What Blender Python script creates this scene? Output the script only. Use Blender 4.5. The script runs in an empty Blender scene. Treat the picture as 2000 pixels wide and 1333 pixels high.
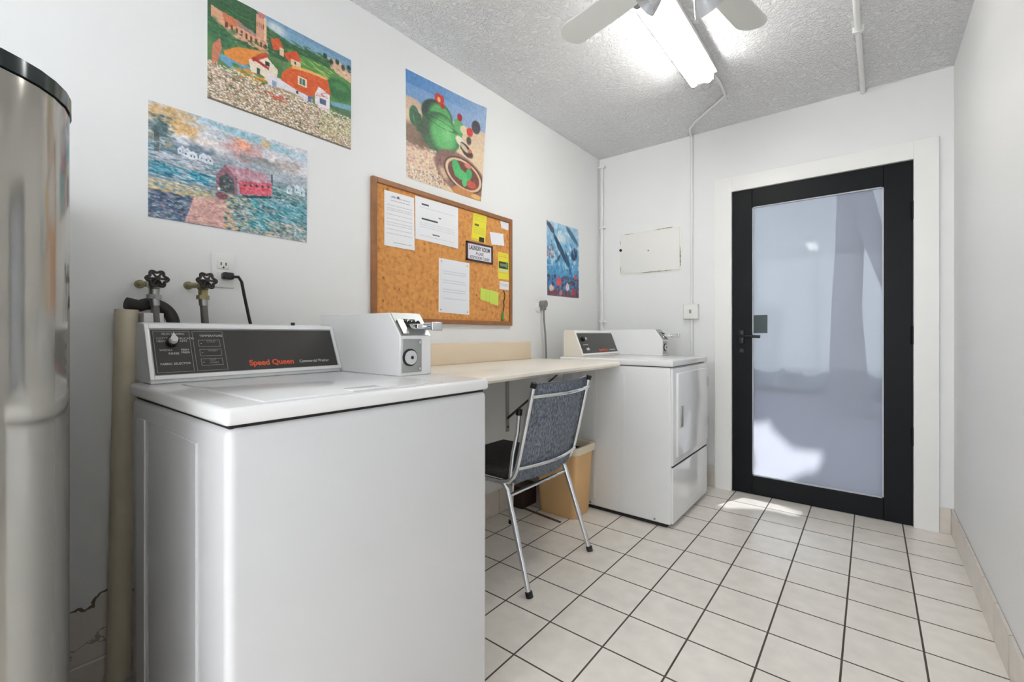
import bpy, bmesh, math, random
import numpy as np
from mathutils import Vector, Matrix
random.seed(7); RNG = np.random.default_rng(11)
C = bpy.context.scene.collection
SC = bpy.context.scene
PI = math.pi
# ------------------------------------------------------------------ camera, world, sun, exposure
cam_d = bpy.data.cameras.new('camera'); cam = bpy.data.objects.new('camera', cam_d); C.objects.link(cam)
cam.location = (1.737, 0.0, 1.067)
cam.rotation_euler = (PI/2, 0, math.radians(38.57))
cam_d.sensor_width = 36.0; cam_d.lens = 36.0*878.3/2000
cam_d.shift_y = -14.1/2000; cam_d.clip_start = 0.02
SC.camera = cam
SC.view_settings.view_transform = 'Standard'; SC.view_settings.look = 'None'
SC.view_settings.gamma = 1; SC.view_settings.use_curve_mapping = False
SC.view_settings.exposure = 1.2
w = bpy.data.worlds.new('sky'); SC.world = w; w.use_nodes = True
bg = w.node_tree.nodes['Background']; bg.inputs[0].default_value = (0.90, 0.95, 1.0, 1); bg.inputs[1].default_value = 3.0
sun_d = bpy.data.lights.new('sun', 'SUN'); sun_d.energy = 15; sun_d.angle = 0.009
sun = bpy.data.objects.new('sun', sun_d); C.objects.link(sun)
SUN_DIR = Vector((-0.25, -0.62, -0.80)).normalized()
sun.rotation_euler = SUN_DIR.to_track_quat('-Z', 'Y').to_euler()

# ------------------------------------------------------------------ helpers
def lin(c):
    r = []
    for v in c[:3]:
        v = v/255.0
        r.append(v/12.92 if v <= 0.04045 else ((v+0.055)/1.055)**2.4)
    return (r[0], r[1], r[2], 1)
MATS = {}
def mat(name, rgb, rough=0.5, metal=0.0, bump=0, bscale=200, spec=0.5, vary=0, vscale=5, coat=0):
    if name in MATS: return MATS[name]
    m = bpy.data.materials.new(name); m.use_nodes = True
    nt = m.node_tree; b = nt.nodes['Principled BSDF']
    b.inputs['Base Color'].default_value = lin(rgb)
    b.inputs['Roughness'].default_value = rough; b.inputs['Metallic'].default_value = metal
    b.inputs['Specular IOR Level'].default_value = spec
    b.inputs['Coat Weight'].default_value = coat
    tc = nt.nodes.new('ShaderNodeTexCoord')
    if vary:
        n = nt.nodes.new('ShaderNodeTexNoise'); n.inputs['Scale'].default_value = vscale; n.inputs['Detail'].default_value = 5
        nt.links.new(tc.outputs['Object'], n.inputs['Vector'])
        mx = nt.nodes.new('ShaderNodeMix'); mx.data_type = 'RGBA'
        mx.inputs[6].default_value = lin(rgb); mx.inputs[7].default_value = lin([v*(1-vary) for v in rgb])
        nt.links.new(n.outputs[0], mx.inputs[0]); nt.links.new(mx.outputs[2], b.inputs['Base Color'])
    if bump:
        n = nt.nodes.new('ShaderNodeTexNoise'); n.inputs['Scale'].default_value = bscale; n.inputs['Detail'].default_value = 3
        nt.links.new(tc.outputs['Object'], n.inputs['Vector'])
        bp = nt.nodes.new('ShaderNodeBump'); bp.inputs['Strength'].default_value = bump; bp.inputs['Distance'].default_value = 0.002
        nt.links.new(n.outputs[0], bp.inputs['Height']); nt.links.new(bp.outputs[0], b.inputs['Normal'])
    MATS[name] = m
    return m
def emit(name, rgb, s):
    m = bpy.data.materials.new(name); m.use_nodes = True
    b = m.node_tree.nodes['Principled BSDF']
    b.inputs['Base Color'].default_value = (0.8, 0.8, 0.8, 1)
    b.inputs['Emission Color'].default_value = lin(rgb); b.inputs['Emission Strength'].default_value = s
    return m

class MB:
    def __init__(s): s.v = []; s.f = []
    def add(s, vs, fs):
        o = len(s.v); s.v += [tuple(v) for v in vs]; s.f += [tuple(i+o for i in f) for f in fs]; return s
    def box(s, x0, x1, y0, y1, z0, z1):
        return s.add([(x, y, z) for z in (z0, z1) for y in (y0, y1) for x in (x0, x1)],
            [(0,2,3,1),(4,5,7,6),(0,1,5,4),(2,6,7,3),(0,4,6,2),(1,3,7,5)])
    def rbox(s, x0, x1, y0, y1, z0, z1, r=0.006, n=3):
        bm = bmesh.new(); bmesh.ops.create_cube(bm, size=1)
        for v in bm.verts:
            v.co = ((x0+x1)/2+v.co.x*(x1-x0), (y0+y1)/2+v.co.y*(y1-y0), (z0+z1)/2+v.co.z*(z1-z0))
        bmesh.ops.bevel(bm, geom=list(bm.edges), offset=r, segments=n, profile=0.5, affect='EDGES')
        return s.bm(bm)
    def bm(s, bm, M=None):
        bm.verts.index_update()
        vs = [(M @ v.co) if M else v.co.copy() for v in bm.verts]
        s.add(vs, [[v.index for v in f.verts] for f in bm.faces]); bm.free(); return s
    def prism(s, prof, fn, a, b):   # prof 2D polygon, fn(p,q,t)->xyz, extruded from a to b
        n = len(prof)
        vs = [fn(p, q, a) for p, q in prof]+[fn(p, q, b) for p, q in prof]
        return s.add(vs, [tuple(range(n))[::-1], tuple(range(n, 2*n))]+[(i, (i+1) % n, n+(i+1) % n, n+i) for i in range(n)])
    def tube(s, pts, r, n=12, cap=True):
        pts = [Vector(p) for p in pts]; k = len(pts)
        rs = r if isinstance(r, (list, tuple)) else [r]*k
        t0 = (pts[1]-pts[0]).normalized()
        up = Vector((0, 0, 1)) if abs(t0.z) < 0.9 else Vector((1, 0, 0))
        nrm = t0.cross(up).normalized(); vs = []
        for i in range(k):
            if i == 0: t = t0
            elif i == k-1: t = (pts[-1]-pts[-2]).normalized()
            else: t = ((pts[i+1]-pts[i]).normalized()+(pts[i]-pts[i-1]).normalized()).normalized()
            nrm = (nrm-t*nrm.dot(t)).normalized(); bn = t.cross(nrm)
            for j in range(n):
                a = 2*PI*j/n; vs.append(pts[i]+(nrm*math.cos(a)+bn*math.sin(a))*rs[i])
        fs = [(i*n+j, i*n+(j+1) % n, (i+1)*n+(j+1) % n, (i+1)*n+j) for i in range(k-1) for j in range(n)]
        if cap: fs += [tuple(range(n))[::-1], tuple(range((k-1)*n, k*n))]
        return s.add(vs, fs)
    def cyl(s, a, b, r, n=24): return s.tube([a, b], r, n)
    def lathe(s, prof, M=None, n=32):  # prof [(r,z)]
        M = M or Matrix(); vs = []
        for r, z in prof:
            for j in range(n):
                a = 2*PI*j/n; vs.append(M @ Vector((r*math.cos(a), r*math.sin(a), z)))
        k = len(prof)
        fs = [(i*n+j, i*n+(j+1) % n, (i+1)*n+(j+1) % n, (i+1)*n+j) for i in range(k-1) for j in range(n)]
        fs += [tuple(range(n))[::-1], tuple(range((k-1)*n, k*n))]
        return s.add(vs, fs)
    def sphere(s, c, r, sx=1, sy=1, sz=1, sub=2):
        bm = bmesh.new(); bmesh.ops.create_icosphere(bm, subdivisions=sub, radius=r)
        return s.bm(bm, Matrix.Translation(c) @ Matrix.Diagonal((sx, sy, sz, 1)))
    def build(s, name, m, parent=None, smooth=35, bevel=0, seg=2, origin=None):
        me = bpy.data.meshes.new(name)
        if parent is not None:
            p = parent; off = Vector((0, 0, 0))
            while p is not None: off += p.location; p = p.parent
        elif origin is not None: off = Vector(origin)
        else: off = Vector((0, 0, 0))
        me.from_pydata([tuple(Vector(v)-off) for v in s.v], [], s.f); me.update()
        bm = bmesh.new(); bm.from_mesh(me); bmesh.ops.recalc_face_normals(bm, faces=bm.faces); bm.to_mesh(me); bm.free()
        for f in me.polygons: f.use_smooth = smooth > 0
        if smooth: me.set_sharp_from_angle(angle=math.radians(smooth))
        o = bpy.data.objects.new(name, me); C.objects.link(o); me.materials.append(m)
        if parent is not None: o.parent = parent
        elif origin is not None: o.location = origin
        if bevel:
            md = o.modifiers.new('bevel', 'BEVEL'); md.width = bevel; md.segments = seg; md.limit_method = 'ANGLE'; md.angle_limit = math.radians(40)
        return o
def thing(name, label, cat, loc, group=None):
    o = bpy.data.objects.new(name, None); C.objects.link(o); o.location = loc; o.empty_display_size = 0.1
    o['label'] = label; o['category'] = cat
    if group: o['group'] = group
    return o
def tag(o, label, cat, group=None):
    o['label'] = label; o['category'] = cat
    if group: o['group'] = group
    return o
def struct(name, mb, m, **k):
    o = mb.build(name, m, **k); o['kind'] = 'structure'; return o
def sub(o, label): o['label'] = label; return o
def text(body, size, m, parent, M, name='lettering', ext=0.0003, align='LEFT', sx=1.0, bold=0.0):
    cu = bpy.data.curves.new('t', 'FONT'); cu.body = body; cu.size = size; cu.align_x = align; cu.extrude = ext; cu.offset = bold
    t = bpy.data.objects.new('t', cu); C.objects.link(t)
    dg = bpy.context.evaluated_depsgraph_get(); me = bpy.data.meshes.new_from_object(t.evaluated_get(dg))
    bpy.data.objects.remove(t); bpy.data.curves.remove(cu)
    p = parent; off = Vector((0, 0, 0))
    while p is not None: off += p.location; p = p.parent
    S = Matrix.Diagonal((sx, 1, 1, 1))
    me.transform(Matrix.Translation(-off) @ M @ S)
    me.materials.clear(); me.materials.append(m); me.name = name
    o = bpy.data.objects.new(name, me); C.objects.link(o); o.parent = parent
    return o
def wallM(x, y, z, tilt=0.0, rot=0.0):   # text frame on a plane facing +x: reads along +y; tilt leans the top back
    B = Matrix(((0, 0, 1, x), (1, 0, 0, y), (0, 1, 0, z), (0, 0, 0, 1)))
    return B @ Matrix.Rotation(-tilt, 4, 'X') @ Matrix.Rotation(rot, 4, 'Z')

# ------------------------------------------------------------------ painting on a grid of vertices (printed pictures)
class Canvas:
    def __init__(s, W, H, base):
        s.W, s.H = W, H
        s.y, s.x = np.mgrid[0:H, 0:W].astype(float); s.x /= (W-1); s.y /= (H-1)
        s.a = np.ones((H, W, 3))*np.array(base, float)
    def noise(s, nx, ny, seed=None):
        r = np.random.default_rng(seed); g = r.random((ny+2, nx+2))
        X = s.x*nx; Y = s.y*ny; i = np.minimum(X.astype(int), nx); j = np.minimum(Y.astype(int), ny)
        fx = X-i; fy = Y-j; fx = fx*fx*(3-2*fx); fy = fy*fy*(3-2*fy)
        return (g[j, i]*(1-fx)+g[j, i+1]*fx)*(1-fy)+(g[j+1, i]*(1-fx)+g[j+1, i+1]*fx)*fy
    def put(s, mask, c, al=1.0):
        m = np.clip(np.asarray(mask, float), 0, 1)[..., None]*al
        s.a = s.a*(1-m)+np.array(c, float)*m
    def ell(s, cx, cy, rx, ry, c, soft=0.15, al=1.0, ang=0, rag=0, seed=1, band=None):
        dx = s.x-cx; dy = s.y-cy; ca, sa = math.cos(ang), math.sin(ang)
        d = np.sqrt(((dx*ca+dy*sa)/rx)**2+((dy*ca-dx*sa)/ry)**2)
        if rag: d = d+(s.noise(26, 20, seed)-.5)*rag
        m = np.clip((1-d)/max(soft, 1e-3), 0, 1)
        if band is not None: m = m*np.clip((d-band)/0.05, 0, 1)
        s.put(m, c, al)
    def poly(s, pts, c, al=1.0):
        m = np.zeros_like(s.x, bool); n = len(pts)
        for i in range(n):
            x1, y1 = pts[i]; x2, y2 = pts[(i+1) % n]
            if y1 == y2: continue
            cond = ((y1 > s.y) != (y2 > s.y)) & (s.x < (x2-x1)*(s.y-y1)/(y2-y1)+x1)
            m ^= cond
        s.put(m, c, al)
    def rect(s, x0, y0, x1, y1, c, al=1.0): s.poly([(x0, y0), (x1, y0), (x1, y1), (x0, y1)], c, al)
    def dabs(s, n, reg, r, cols, al=0.8, seed=3, aspect=2.0, ang=0.0):
        rr = np.random.default_rng(seed)
        for k in range(n):
            u = rr.uniform(reg[0], reg[2]); v = rr.uniform(reg[1], reg[3]); c = cols[rr.integers(len(cols))]
            q = r*rr.uniform(.5, 1.3)
            x0 = int(max(0, (u-q*aspect*1.4)*s.W)); x1 = int(min(s.W, (u+q*aspect*1.4)*s.W+2))
            y0 = int(max(0, (v-q*aspect*1.4)*s.H)); y1 = int(min(s.H, (v+q*aspect*1.4)*s.H+2))
            if x1 <= x0 or y1 <= y0: continue
            dx = s.x[y0:y1, x0:x1]-u; dy = s.y[y0:y1, x0:x1]-v; a = ang+rr.uniform(-.25, .25); ca, sa = math.cos(a), math.sin(a)
            d = np.sqrt(((dx*ca+dy*sa)/(q*aspect))**2+((dy*ca-dx*sa)/q)**2)
            m = (np.clip((1-d)/.4, 0, 1)*al)[..., None]
            s.a[y0:y1, x0:x1] = s.a[y0:y1, x0:x1]*(1-m)+np.array(c, float)*m
    def grain(s, amt, n=60, seed=5):
        s.a = np.clip(s.a+((s.noise(n, n, seed)-.5)*2*amt)[..., None], 0, 255)
def attr_mat(name, rough=0.4, bump=0.0):
    if name in MATS: return MATS[name]
    m = bpy.data.materials.new(name); m.use_nodes = True; nt = m.node_tree; b = nt.nodes['Principled BSDF']
    at = nt.nodes.new('ShaderNodeAttribute'); at.attribute_name = 'print'
    nt.links.new(at.outputs['Color'], b.inputs['Base Color']); b.inputs['Roughness'].default_value = rough
    if bump:
        tc = nt.nodes.new('ShaderNodeTexCoord'); v = nt.nodes.new('ShaderNodeTexVoronoi'); v.inputs['Scale'].default_value = 60; v.feature = 'DISTANCE_TO_EDGE'
        nt.links.new(tc.outputs['Object'], v.inputs['Vector']); bp = nt.nodes.new('ShaderNodeBump'); bp.inputs['Strength'].default_value = bump; bp.inputs['Distance'].default_value = 0.001
        nt.links.new(v.outputs['Distance'], bp.inputs['Height']); nt.links.new(bp.outputs[0], b.inputs['Normal'])
    MATS[name] = m; return m
def sheet(name, cv, quad, x0, thick, m, parent=None, curl=None, origin=None):
    """quad: TL,TR,BR,BL as (y,z) on a plane facing +x; a thin closed sheet"""
    H, W = cv.H, cv.W; (a, b, c, d) = quad
    vs = []
    for j in range(H):
        v = j/(H-1)
        for i in range(W):
            u = i/(W-1)
            y = (a[0]*(1-u)+b[0]*u)*(1-v)+(d[0]*(1-u)+c[0]*u)*v
            z = (a[1]*(1-u)+b[1]*u)*(1-v)+(d[1]*(1-u)+c[1]*u)*v
            vs.append((x0+thick+(curl(u, v) if curl else 0), y, z))
    n = len(vs)
    ring = [i for i in range(W)]+[j*W+W-1 for j in range(1, H)]+[(H-1)*W+i for i in range(W-2, -1, -1)]+[j*W for j in range(H-2, 0, -1)]
    back = {}
    for r in ring: back[r] = n+len(back); vs.append((x0, vs[r][1], vs[r][2]))
    fs = [(j*W+i, (j+1)*W+i, (j+1)*W+i+1, j*W+i+1) for j in range(H-1) for i in range(W-1)]
    k = len(ring)
    for i in range(k):
        p, q = ring[i], ring[(i+1) % k]; fs.append((p, q, back[q], back[p]))
    fs.append(tuple(back[r] for r in ring))
    off = Vector((0, 0, 0))
    if parent is not None:
        p = parent
        while p is not None: off += p.location; p = p.parent
    elif origin is not None: off = Vector(origin)
    else: off = Vector((x0, (a[0]+c[0])/2, (a[1]+c[1])/2))
    me = bpy.data.meshes.new(name); me.from_pydata([tuple(Vector(v)-off) for v in vs], [], fs); me.update()
    srgb = cv.a.reshape(-1, 3)/255; l = np.where(srgb <= .04045, srgb/12.92, ((srgb+.055)/1.055)**2.4)
    col = np.ones((len(vs), 4)); col[:n, :3] = l; col[n:, :3] = 0.6
    at = me.color_attributes.new('print', 'FLOAT_COLOR', 'POINT'); at.data.foreach_set('color', col.ravel().astype(np.float32))
    me.materials.append(m)
    o = bpy.data.objects.new(name, me); C.objects.link(o)
    if parent is not None: o.parent = parent
    else: o.location = off
    return o

# ------------------------------------------------------------------ shared materials
def wall_mat(name, rgb, damage=False):
    m = mat(name, rgb, 0.55, bump=0.25, bscale=35)
    if damage:
        nt = m.node_tree; b = nt.nodes['Principled BSDF']
        tc = nt.nodes.new('ShaderNodeTexCoord'); sp = nt.nodes.new('ShaderNodeSeparateXYZ'); nt.links.new(tc.outputs['Object'], sp.inputs[0])
        nz = nt.nodes.new('ShaderNodeTexNoise'); nz.inputs['Scale'].default_value = 9; nz.inputs['Detail'].default_value = 6; nt.links.new(tc.outputs['Object'], nz.inputs['Vector'])
        def M(op, a, b_=None):
            n = nt.nodes.new('ShaderNodeMath'); n.operation = op
            for i, q in enumerate((a, b_)):
                if q is None: continue
                if isinstance(q, (int, float)): n.inputs[i].default_value = q
                else: nt.links.new(q, n.inputs[i])
            return n.outputs[0]
        hz = M('ADD', sp.outputs['Z'], M('MULTIPLY', nz.outputs[0], 0.16))
        low = M('LESS_THAN', hz, 0.375)
        yy = M('LESS_THAN', M('ADD', sp.outputs['Y'], M('MULTIPLY', nz.outputs[0], 0.05)), 0.40)
        mask = M('MULTIPLY', low, yy)
        vo = nt.nodes.new('ShaderNodeTexVoronoi'); vo.feature = 'DISTANCE_TO_EDGE'; vo.inputs['Scale'].default_value = 9; wv = nt.nodes.new('ShaderNodeMix'); wv.data_type = 'VECTOR'; wv.inputs[0].default_value = .12; nt.links.new(tc.outputs['Object'], wv.inputs[4]); nt.links.new(nz.outputs[1], wv.inputs[5]); nt.links.new(wv.outputs[1], vo.inputs['Vector'])
        crack = M('MULTIPLY', M('LESS_THAN', vo.outputs['Distance'], 0.010), .6)
        edge = M('LESS_THAN', M('ABSOLUTE', M('SUBTRACT', hz, 0.372)), 0.004)
        dk = M('MAXIMUM', M('MULTIPLY', crack, mask), M('MULTIPLY', edge, yy))
        m1 = nt.nodes.new('ShaderNodeMix'); m1.data_type = 'RGBA'; m1.inputs[6].default_value = lin(rgb); m1.inputs[7].default_value = lin((226, 219, 209)); nt.links.new(mask, m1.inputs[0])
        m2 = nt.nodes.new('ShaderNodeMix'); m2.data_type = 'RGBA'; m2.inputs[7].default_value = lin((120, 108, 92)); nt.links.new(m1.outputs[2], m2.inputs[6]); nt.links.new(dk, m2.inputs[0])
        nt.links.new(m2.outputs[2], b.inputs['Base Color'])
    return m
M_wall = wall_mat('white_wall_paint', (238, 238, 237))
M_wallL = wall_mat('white_wall_paint_damaged', (238, 238, 237), True)
M_trim = mat('white_trim_paint', (242, 241, 238), 0.35)
M_white = mat('white_enamel', (218, 218, 220), 0.22, coat=0.3)
M_whitep = mat('white_plastic', (235, 234, 231), 0.35)
M_top = mat('white_enamel_lit', (243, 243, 243), 0.2, coat=0.3)  # cabinet enamel lightened to paint in the light on top, rim and coin box
M_whd = mat('white_dryer_enamel', (238, 238, 238), 0.2, coat=0.3)
M_black = mat('black_plastic', (18, 18, 18), 0.4)
M_rubber = mat('black_rubber', (52, 50, 48), 0.55)
M_chrome = mat('chrome', (225, 228, 232), 0.14, 1.0)
M_steel = mat('brushed_steel', (165, 165, 162), 0.3, 1.0)
M_gap = mat('dark_gap', (40, 38, 36), 0.8)

def tile_mat(name, axes, size, org, c1, c2, grout, mortar):
    m = bpy.data.materials.new(name); m.use_nodes = True; nt = m.node_tree; b = nt.nodes['Principled BSDF']
    tc = nt.nodes.new('ShaderNodeTexCoord'); sp = nt.nodes.new('ShaderNodeSeparateXYZ'); nt.links.new(tc.outputs['Object'], sp.inputs[0])
    cb = nt.nodes.new('ShaderNodeCombineXYZ')
    for i, (ax, s_, o_) in enumerate(zip(axes, size, org)):
        n = nt.nodes.new('ShaderNodeMath'); n.operation = 'SUBTRACT'; nt.links.new(sp.outputs[ax], n.inputs[0]); n.inputs[1].default_value = o_
        d = nt.nodes.new('ShaderNodeMath'); d.operation = 'DIVIDE'; nt.links.new(n.outputs[0], d.inputs[0]); d.inputs[1].default_value = s_
        nt.links.new(d.outputs[0], cb.inputs[i])
    br = nt.nodes.new('ShaderNodeTexBrick'); br.offset = 0; br.squash = 1; br.inputs['Scale'].default_value = 1
    br.inputs['Brick Width'].default_value = 1; br.inputs['Row Height'].default_value = 1
    br.inputs['Mortar Size'].default_value = mortar; br.inputs['Mortar Smooth'].default_value = 0.2; br.inputs['Bias'].default_value = 0
    br.inputs['Color1'].default_value = lin(c1); br.inputs['Color2'].default_value = lin(c2); br.inputs['Mortar'].default_value = lin(grout)
    nt.links.new(cb.outputs[0], br.inputs['Vector'])
    nz = nt.nodes.new('ShaderNodeTexNoise'); nz.inputs['Scale'].default_value = 14; nz.inputs['Detail'].default_value = 6; nt.links.new(tc.outputs['Object'], nz.inputs['Vector'])
    rp = nt.nodes.new('ShaderNodeMapRange'); rp.inputs[1].default_value = .3; rp.inputs[2].default_value = .7; rp.inputs[3].default_value = .93; rp.inputs[4].default_value = 1.03; nt.links.new(nz.outputs[0], rp.inputs[0])
    mx = nt.nodes.new('ShaderNodeMix'); mx.data_type = 'RGBA'; mx.blend_type = 'MULTIPLY'; mx.inputs[0].default_value = 1
    nt.links.new(br.outputs['Color'], mx.inputs[6]); nt.links.new(rp.outputs[0], mx.inputs[7]); nt.links.new(mx.outputs[2], b.inputs['Base Color'])
    ro = nt.nodes.new('ShaderNodeMapRange'); ro.inputs[3].default_value = .22; ro.inputs[4].default_value = .8; nt.links.new(br.outputs['Fac'], ro.inputs[0]); nt.links.new(ro.outputs[0], b.inputs['Roughness'])
    inv = nt.nodes.new('ShaderNodeMath'); inv.operation = 'SUBTRACT'; inv.inputs[0].default_value = 1; nt.links.new(br.outputs['Fac'], inv.inputs[1])
    n2 = nt.nodes.new('ShaderNodeTexNoise'); n2.inputs['Scale'].default_value = 25; nt.links.new(tc.outputs['Object'], n2.inputs['Vector'])
    ad = nt.nodes.new('ShaderNodeMath'); ad.operation = 'MULTIPLY_ADD'; nt.links.new(n2.outputs[0], ad.inputs[0]); ad.inputs[1].default_value = .35; nt.links.new(inv.outputs[0], ad.inputs[2])
    bp = nt.nodes.new('ShaderNodeBump'); bp.inputs['Strength'].default_value = .35; bp.inputs['Distance'].default_value = .002
    nt.links.new(ad.outputs[0], bp.inputs['Height']); nt.links.new(bp.outputs[0], b.inputs['Normal'])
    return m
T = 0.2135
M_floor = tile_mat('floor_tile', ('X', 'Y'), (T, 0.2167), (1.023-0.0, 1.390), (248, 241, 232), (245, 238, 229), (86, 76, 68), 0.016)
M_baseY = tile_mat('base_tile_y', ('Y', 'Z'), (T, 0.5), (1.19, -0.3), (226, 218, 208), (222, 214, 204), (150, 140, 128), 0.012)
M_baseX = tile_mat('base_tile_x', ('X', 'Z'), (T, 0.5), (1.023, -0.3), (226, 218, 208), (222, 214, 204), (150, 140, 128), 0.012)
def ceil_mat():
    m = bpy.data.materials.new('textured_ceiling'); m.use_nodes = True; nt = m.node_tree; b = nt.nodes['Principled BSDF']
    b.inputs['Base Color'].default_value = lin((246, 246, 247)); b.inputs['Roughness'].default_value = .9
    tc = nt.nodes.new('ShaderNodeTexCoord')
    n = nt.nodes.new('ShaderNodeTexNoise'); n.inputs['Scale'].default_value = 42; n.inputs['Detail'].default_value = 4; n.inputs['Roughness'].default_value = .6; n.inputs['Distortion'].default_value = 1.2
    nt.links.new(tc.outputs['Object'], n.inputs['Vector'])
    r = nt.nodes.new('ShaderNodeValToRGB'); r.color_ramp.elements[0].position = .42; r.color_ramp.elements[1].position = .58; nt.links.new(n.outputs[0], r.inputs[0])
    bp = nt.nodes.new('ShaderNodeBump'); bp.inputs['Strength'].default_value = .85; bp.inputs['Distance'].default_value = .007
    nt.links.new(r.outputs[0], bp.inputs['Height']); nt.links.new(bp.outputs[0], b.inputs['Normal']); return m
M_ceil = ceil_mat()

# ------------------------------------------------------------------ the room
XR, YB, H, YF = 2.083, 3.328, 2.491, -2.3
struct('floor', MB().box(-.15, XR+.15, YF-.15, YB+.15, -.12, 0), M_floor)
struct('ceiling', MB().box(-.15, XR+.15, YF-.15, YB+.15, H, H+.12), M_ceil)
struct('wall_left', MB().box(-.15, 0, YF-.15, YB+.15, 0, H), M_wallL)
struct('wall_right', MB().box(XR, XR+.15, YF-.15, YB+.15, 0, H), M_wall)
DX0, DX1, DZ = 1.0, 1.922, 2.03
b = MB(); b.box(0, DX0, YB, YB+.15, 0, H); b.box(DX1, XR, YB, YB+.15, 0, H); b.box(DX0, DX1, YB, YB+.15, DZ, H)
struct('wall_back', b, M_wall, smooth=0)
b = MB(); b.box(0, .12, YF-.15, YF, 0, H); b.box(XR-.12, XR, YF-.15, YF, 0, H); b.box(.12, XR-.12, YF-.15, YF, 0, .45); b.box(.12, XR-.12, YF-.15, YF, 2.40, H)
struct('wall_front', b, M_wall, smooth=0)
win = bpy.data.objects.new('fill_window_1', None); C.objects.link(win); win.location = (XR/2, YF-.07, .45); win['kind'] = 'structure'  # unseen window, added to let fill daylight in behind the camera
b = MB(); b.box(.12, XR-.12, YF-.10, YF-.05, .45, .50); b.box(.12, XR-.12, YF-.10, YF-.05, 2.35, 2.40); b.box(.12, .17, YF-.10, YF-.05, .50, 2.35); b.box(XR-.17, XR-.12, YF-.10, YF-.05, .50, 2.35); b.box(XR/2-.025, XR/2+.025, YF-.10, YF-.05, .50, 2.35)
b.build('fill_window_frame', M_trim, win, smooth=0)
# tile baseboards
BZ = .136
struct('baseboard_left', MB().box(0, .010, -1.0, YB, 0, BZ), M_baseY, bevel=.003)
struct('baseboard_right', MB().box(XR-.012, XR, YF, YB, 0, BZ), M_baseY, bevel=.003)
b = MB(); b.box(0.01, .892, YB-.010, YB, 0, BZ); b.box(2.025, XR-.012, YB-.010, YB, 0, BZ)
struct('baseboard_back', b, M_baseX, bevel=.003)
# casing
b = MB(); b.box(.892, DX0, YB-.018, YB, 0, 2.13); b.box(DX1, 2.025, YB-.018, YB, 0, 2.13); b.box(DX0, DX1, YB-.018, YB, DZ, 2.13)
struct('trim_1', b, M_trim, smooth=0, bevel=.002)

# ------------------------------------------------------------------ door
M_door = mat('black_door_metal', (9, 11, 14), 0.45, 0.0, spec=.2)
def glass_mat():
    m = bpy.data.materials.new('frosted_glass'); m.use_nodes = True; nt = m.node_tree; nt.nodes.clear()
    out = nt.nodes.new('ShaderNodeOutputMaterial')
    tr = nt.nodes.new('ShaderNodeBsdfTransparent'); tr.inputs[0].default_value = (.70, .71, .73, 1)
    tl = nt.nodes.new('ShaderNodeBsdfTranslucent'); tl.inputs[0].default_value = (.42, .43, .46, 1)
    gl = nt.nodes.new('ShaderNodeBsdfGlossy'); gl.inputs['Roughness'].default_value = .03
    df = nt.nodes.new('ShaderNodeBsdfDiffuse'); df.inputs[0].default_value = (.50, .53, .58, 1)
    m0 = nt.nodes.new('ShaderNodeMixShader'); m0.inputs[0].default_value = .45; nt.links.new(tl.outputs[0], m0.inputs[1]); nt.links.new(df.outputs[0], m0.inputs[2])
    m1 = nt.nodes.new('ShaderNodeMixShader'); m1.inputs[0].default_value = .5; nt.links.new(tr.outputs[0], m1.inputs[1]); nt.links.new(m0.outputs[0], m1.inputs[2])
    fr = nt.nodes.new('ShaderNodeFresnel'); fr.inputs[0].default_value = 1.22
    m2 = nt.nodes.new('ShaderNodeMixShader'); nt.links.new(fr.outputs[0], m2.inputs[0]); nt.links.new(m1.outputs[0], m2.inputs[1]); nt.links.new(gl.outputs[0], m2.inputs[2])
    nt.links.new(m2.outputs[0], out.inputs[0]); return m
door = bpy.data.objects.new('door_1', None); C.objects.link(door); door.location = (DX0, YB, 0); door['kind'] = 'structure'
GX0, GX1, GZ0, GZ1 = 1.122, 1.796, .125, 1.91
y0, y1 = YB-.004, YB+.05
b = MB(); b.box(DX0+.004, GX0, y0, y1, .004, DZ-.004); b.box(GX1, DX1-.004, y0, y1, .004, DZ-.004); b.box(GX0, GX1, y0, y1, .004, GZ0); b.box(GX0, GX1, y0, y1, GZ1, DZ-.004)
b.build('door_leaf', M_door, door, smooth=0, bevel=.003)
b = MB()
for q in ((GX0, GX0+.007, GZ0, GZ1), (GX1-.007, GX1, GZ0, GZ1), (GX0, GX1, GZ0, GZ0+.009), (GX0, GX1, GZ1-.007, GZ1)): b.box(q[0], q[1], y0+.008, y0+.02, q[2], q[3])
b.build('glazing_bead', mat('pale_bead', (196, 198, 205), .4), door, smooth=0)
MB().box(GX0, GX1, y0+.022, y0+.030, GZ0, GZ1).build('glass', glass_mat(), door, smooth=0)
b = MB(); b.box(DX0-.0, DX0+.004, y0+.01, y1+.05, 0, DZ); b.box(DX1-.004, DX1, y0+.01, y1+.05, 0, DZ); b.box(DX0, DX1, y0+.01, y1+.05, DZ-.004, DZ)
b.build('door_frame', M_black, door, smooth=0)
for z in (.5, 1.06, 1.75):
    MB().cyl((DX1-.004, y0-.006, z-.05), (DX1-.004, y0-.006, z+.05), .008, 12).build('hinge', M_door, door)
hd = MB().rbox(1.045, 1.075, y0-.010, y0, 1.0, 1.09, .003).build('handle', M_black, door)
MB().tube([(1.06, y0, 1.052), (1.06, y0-.05, 1.052), (1.072, y0-.058, 1.052), (1.18, y0-.058, 1.048)], .0095, 12).build('lever', M_black, hd)
MB().cyl((1.062, y0-.012, .955), (1.062, y0, .955), .014, 20).build('keyhole', M_black, door)
sub(MB().box(1.124, 1.209, y0+.010, y0+.021, 1.072, 1.190).build('lock_cover', mat('dark_green_plate', (38, 56, 56), .35), door, smooth=0), 'dark green square plate on the glass')

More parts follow.
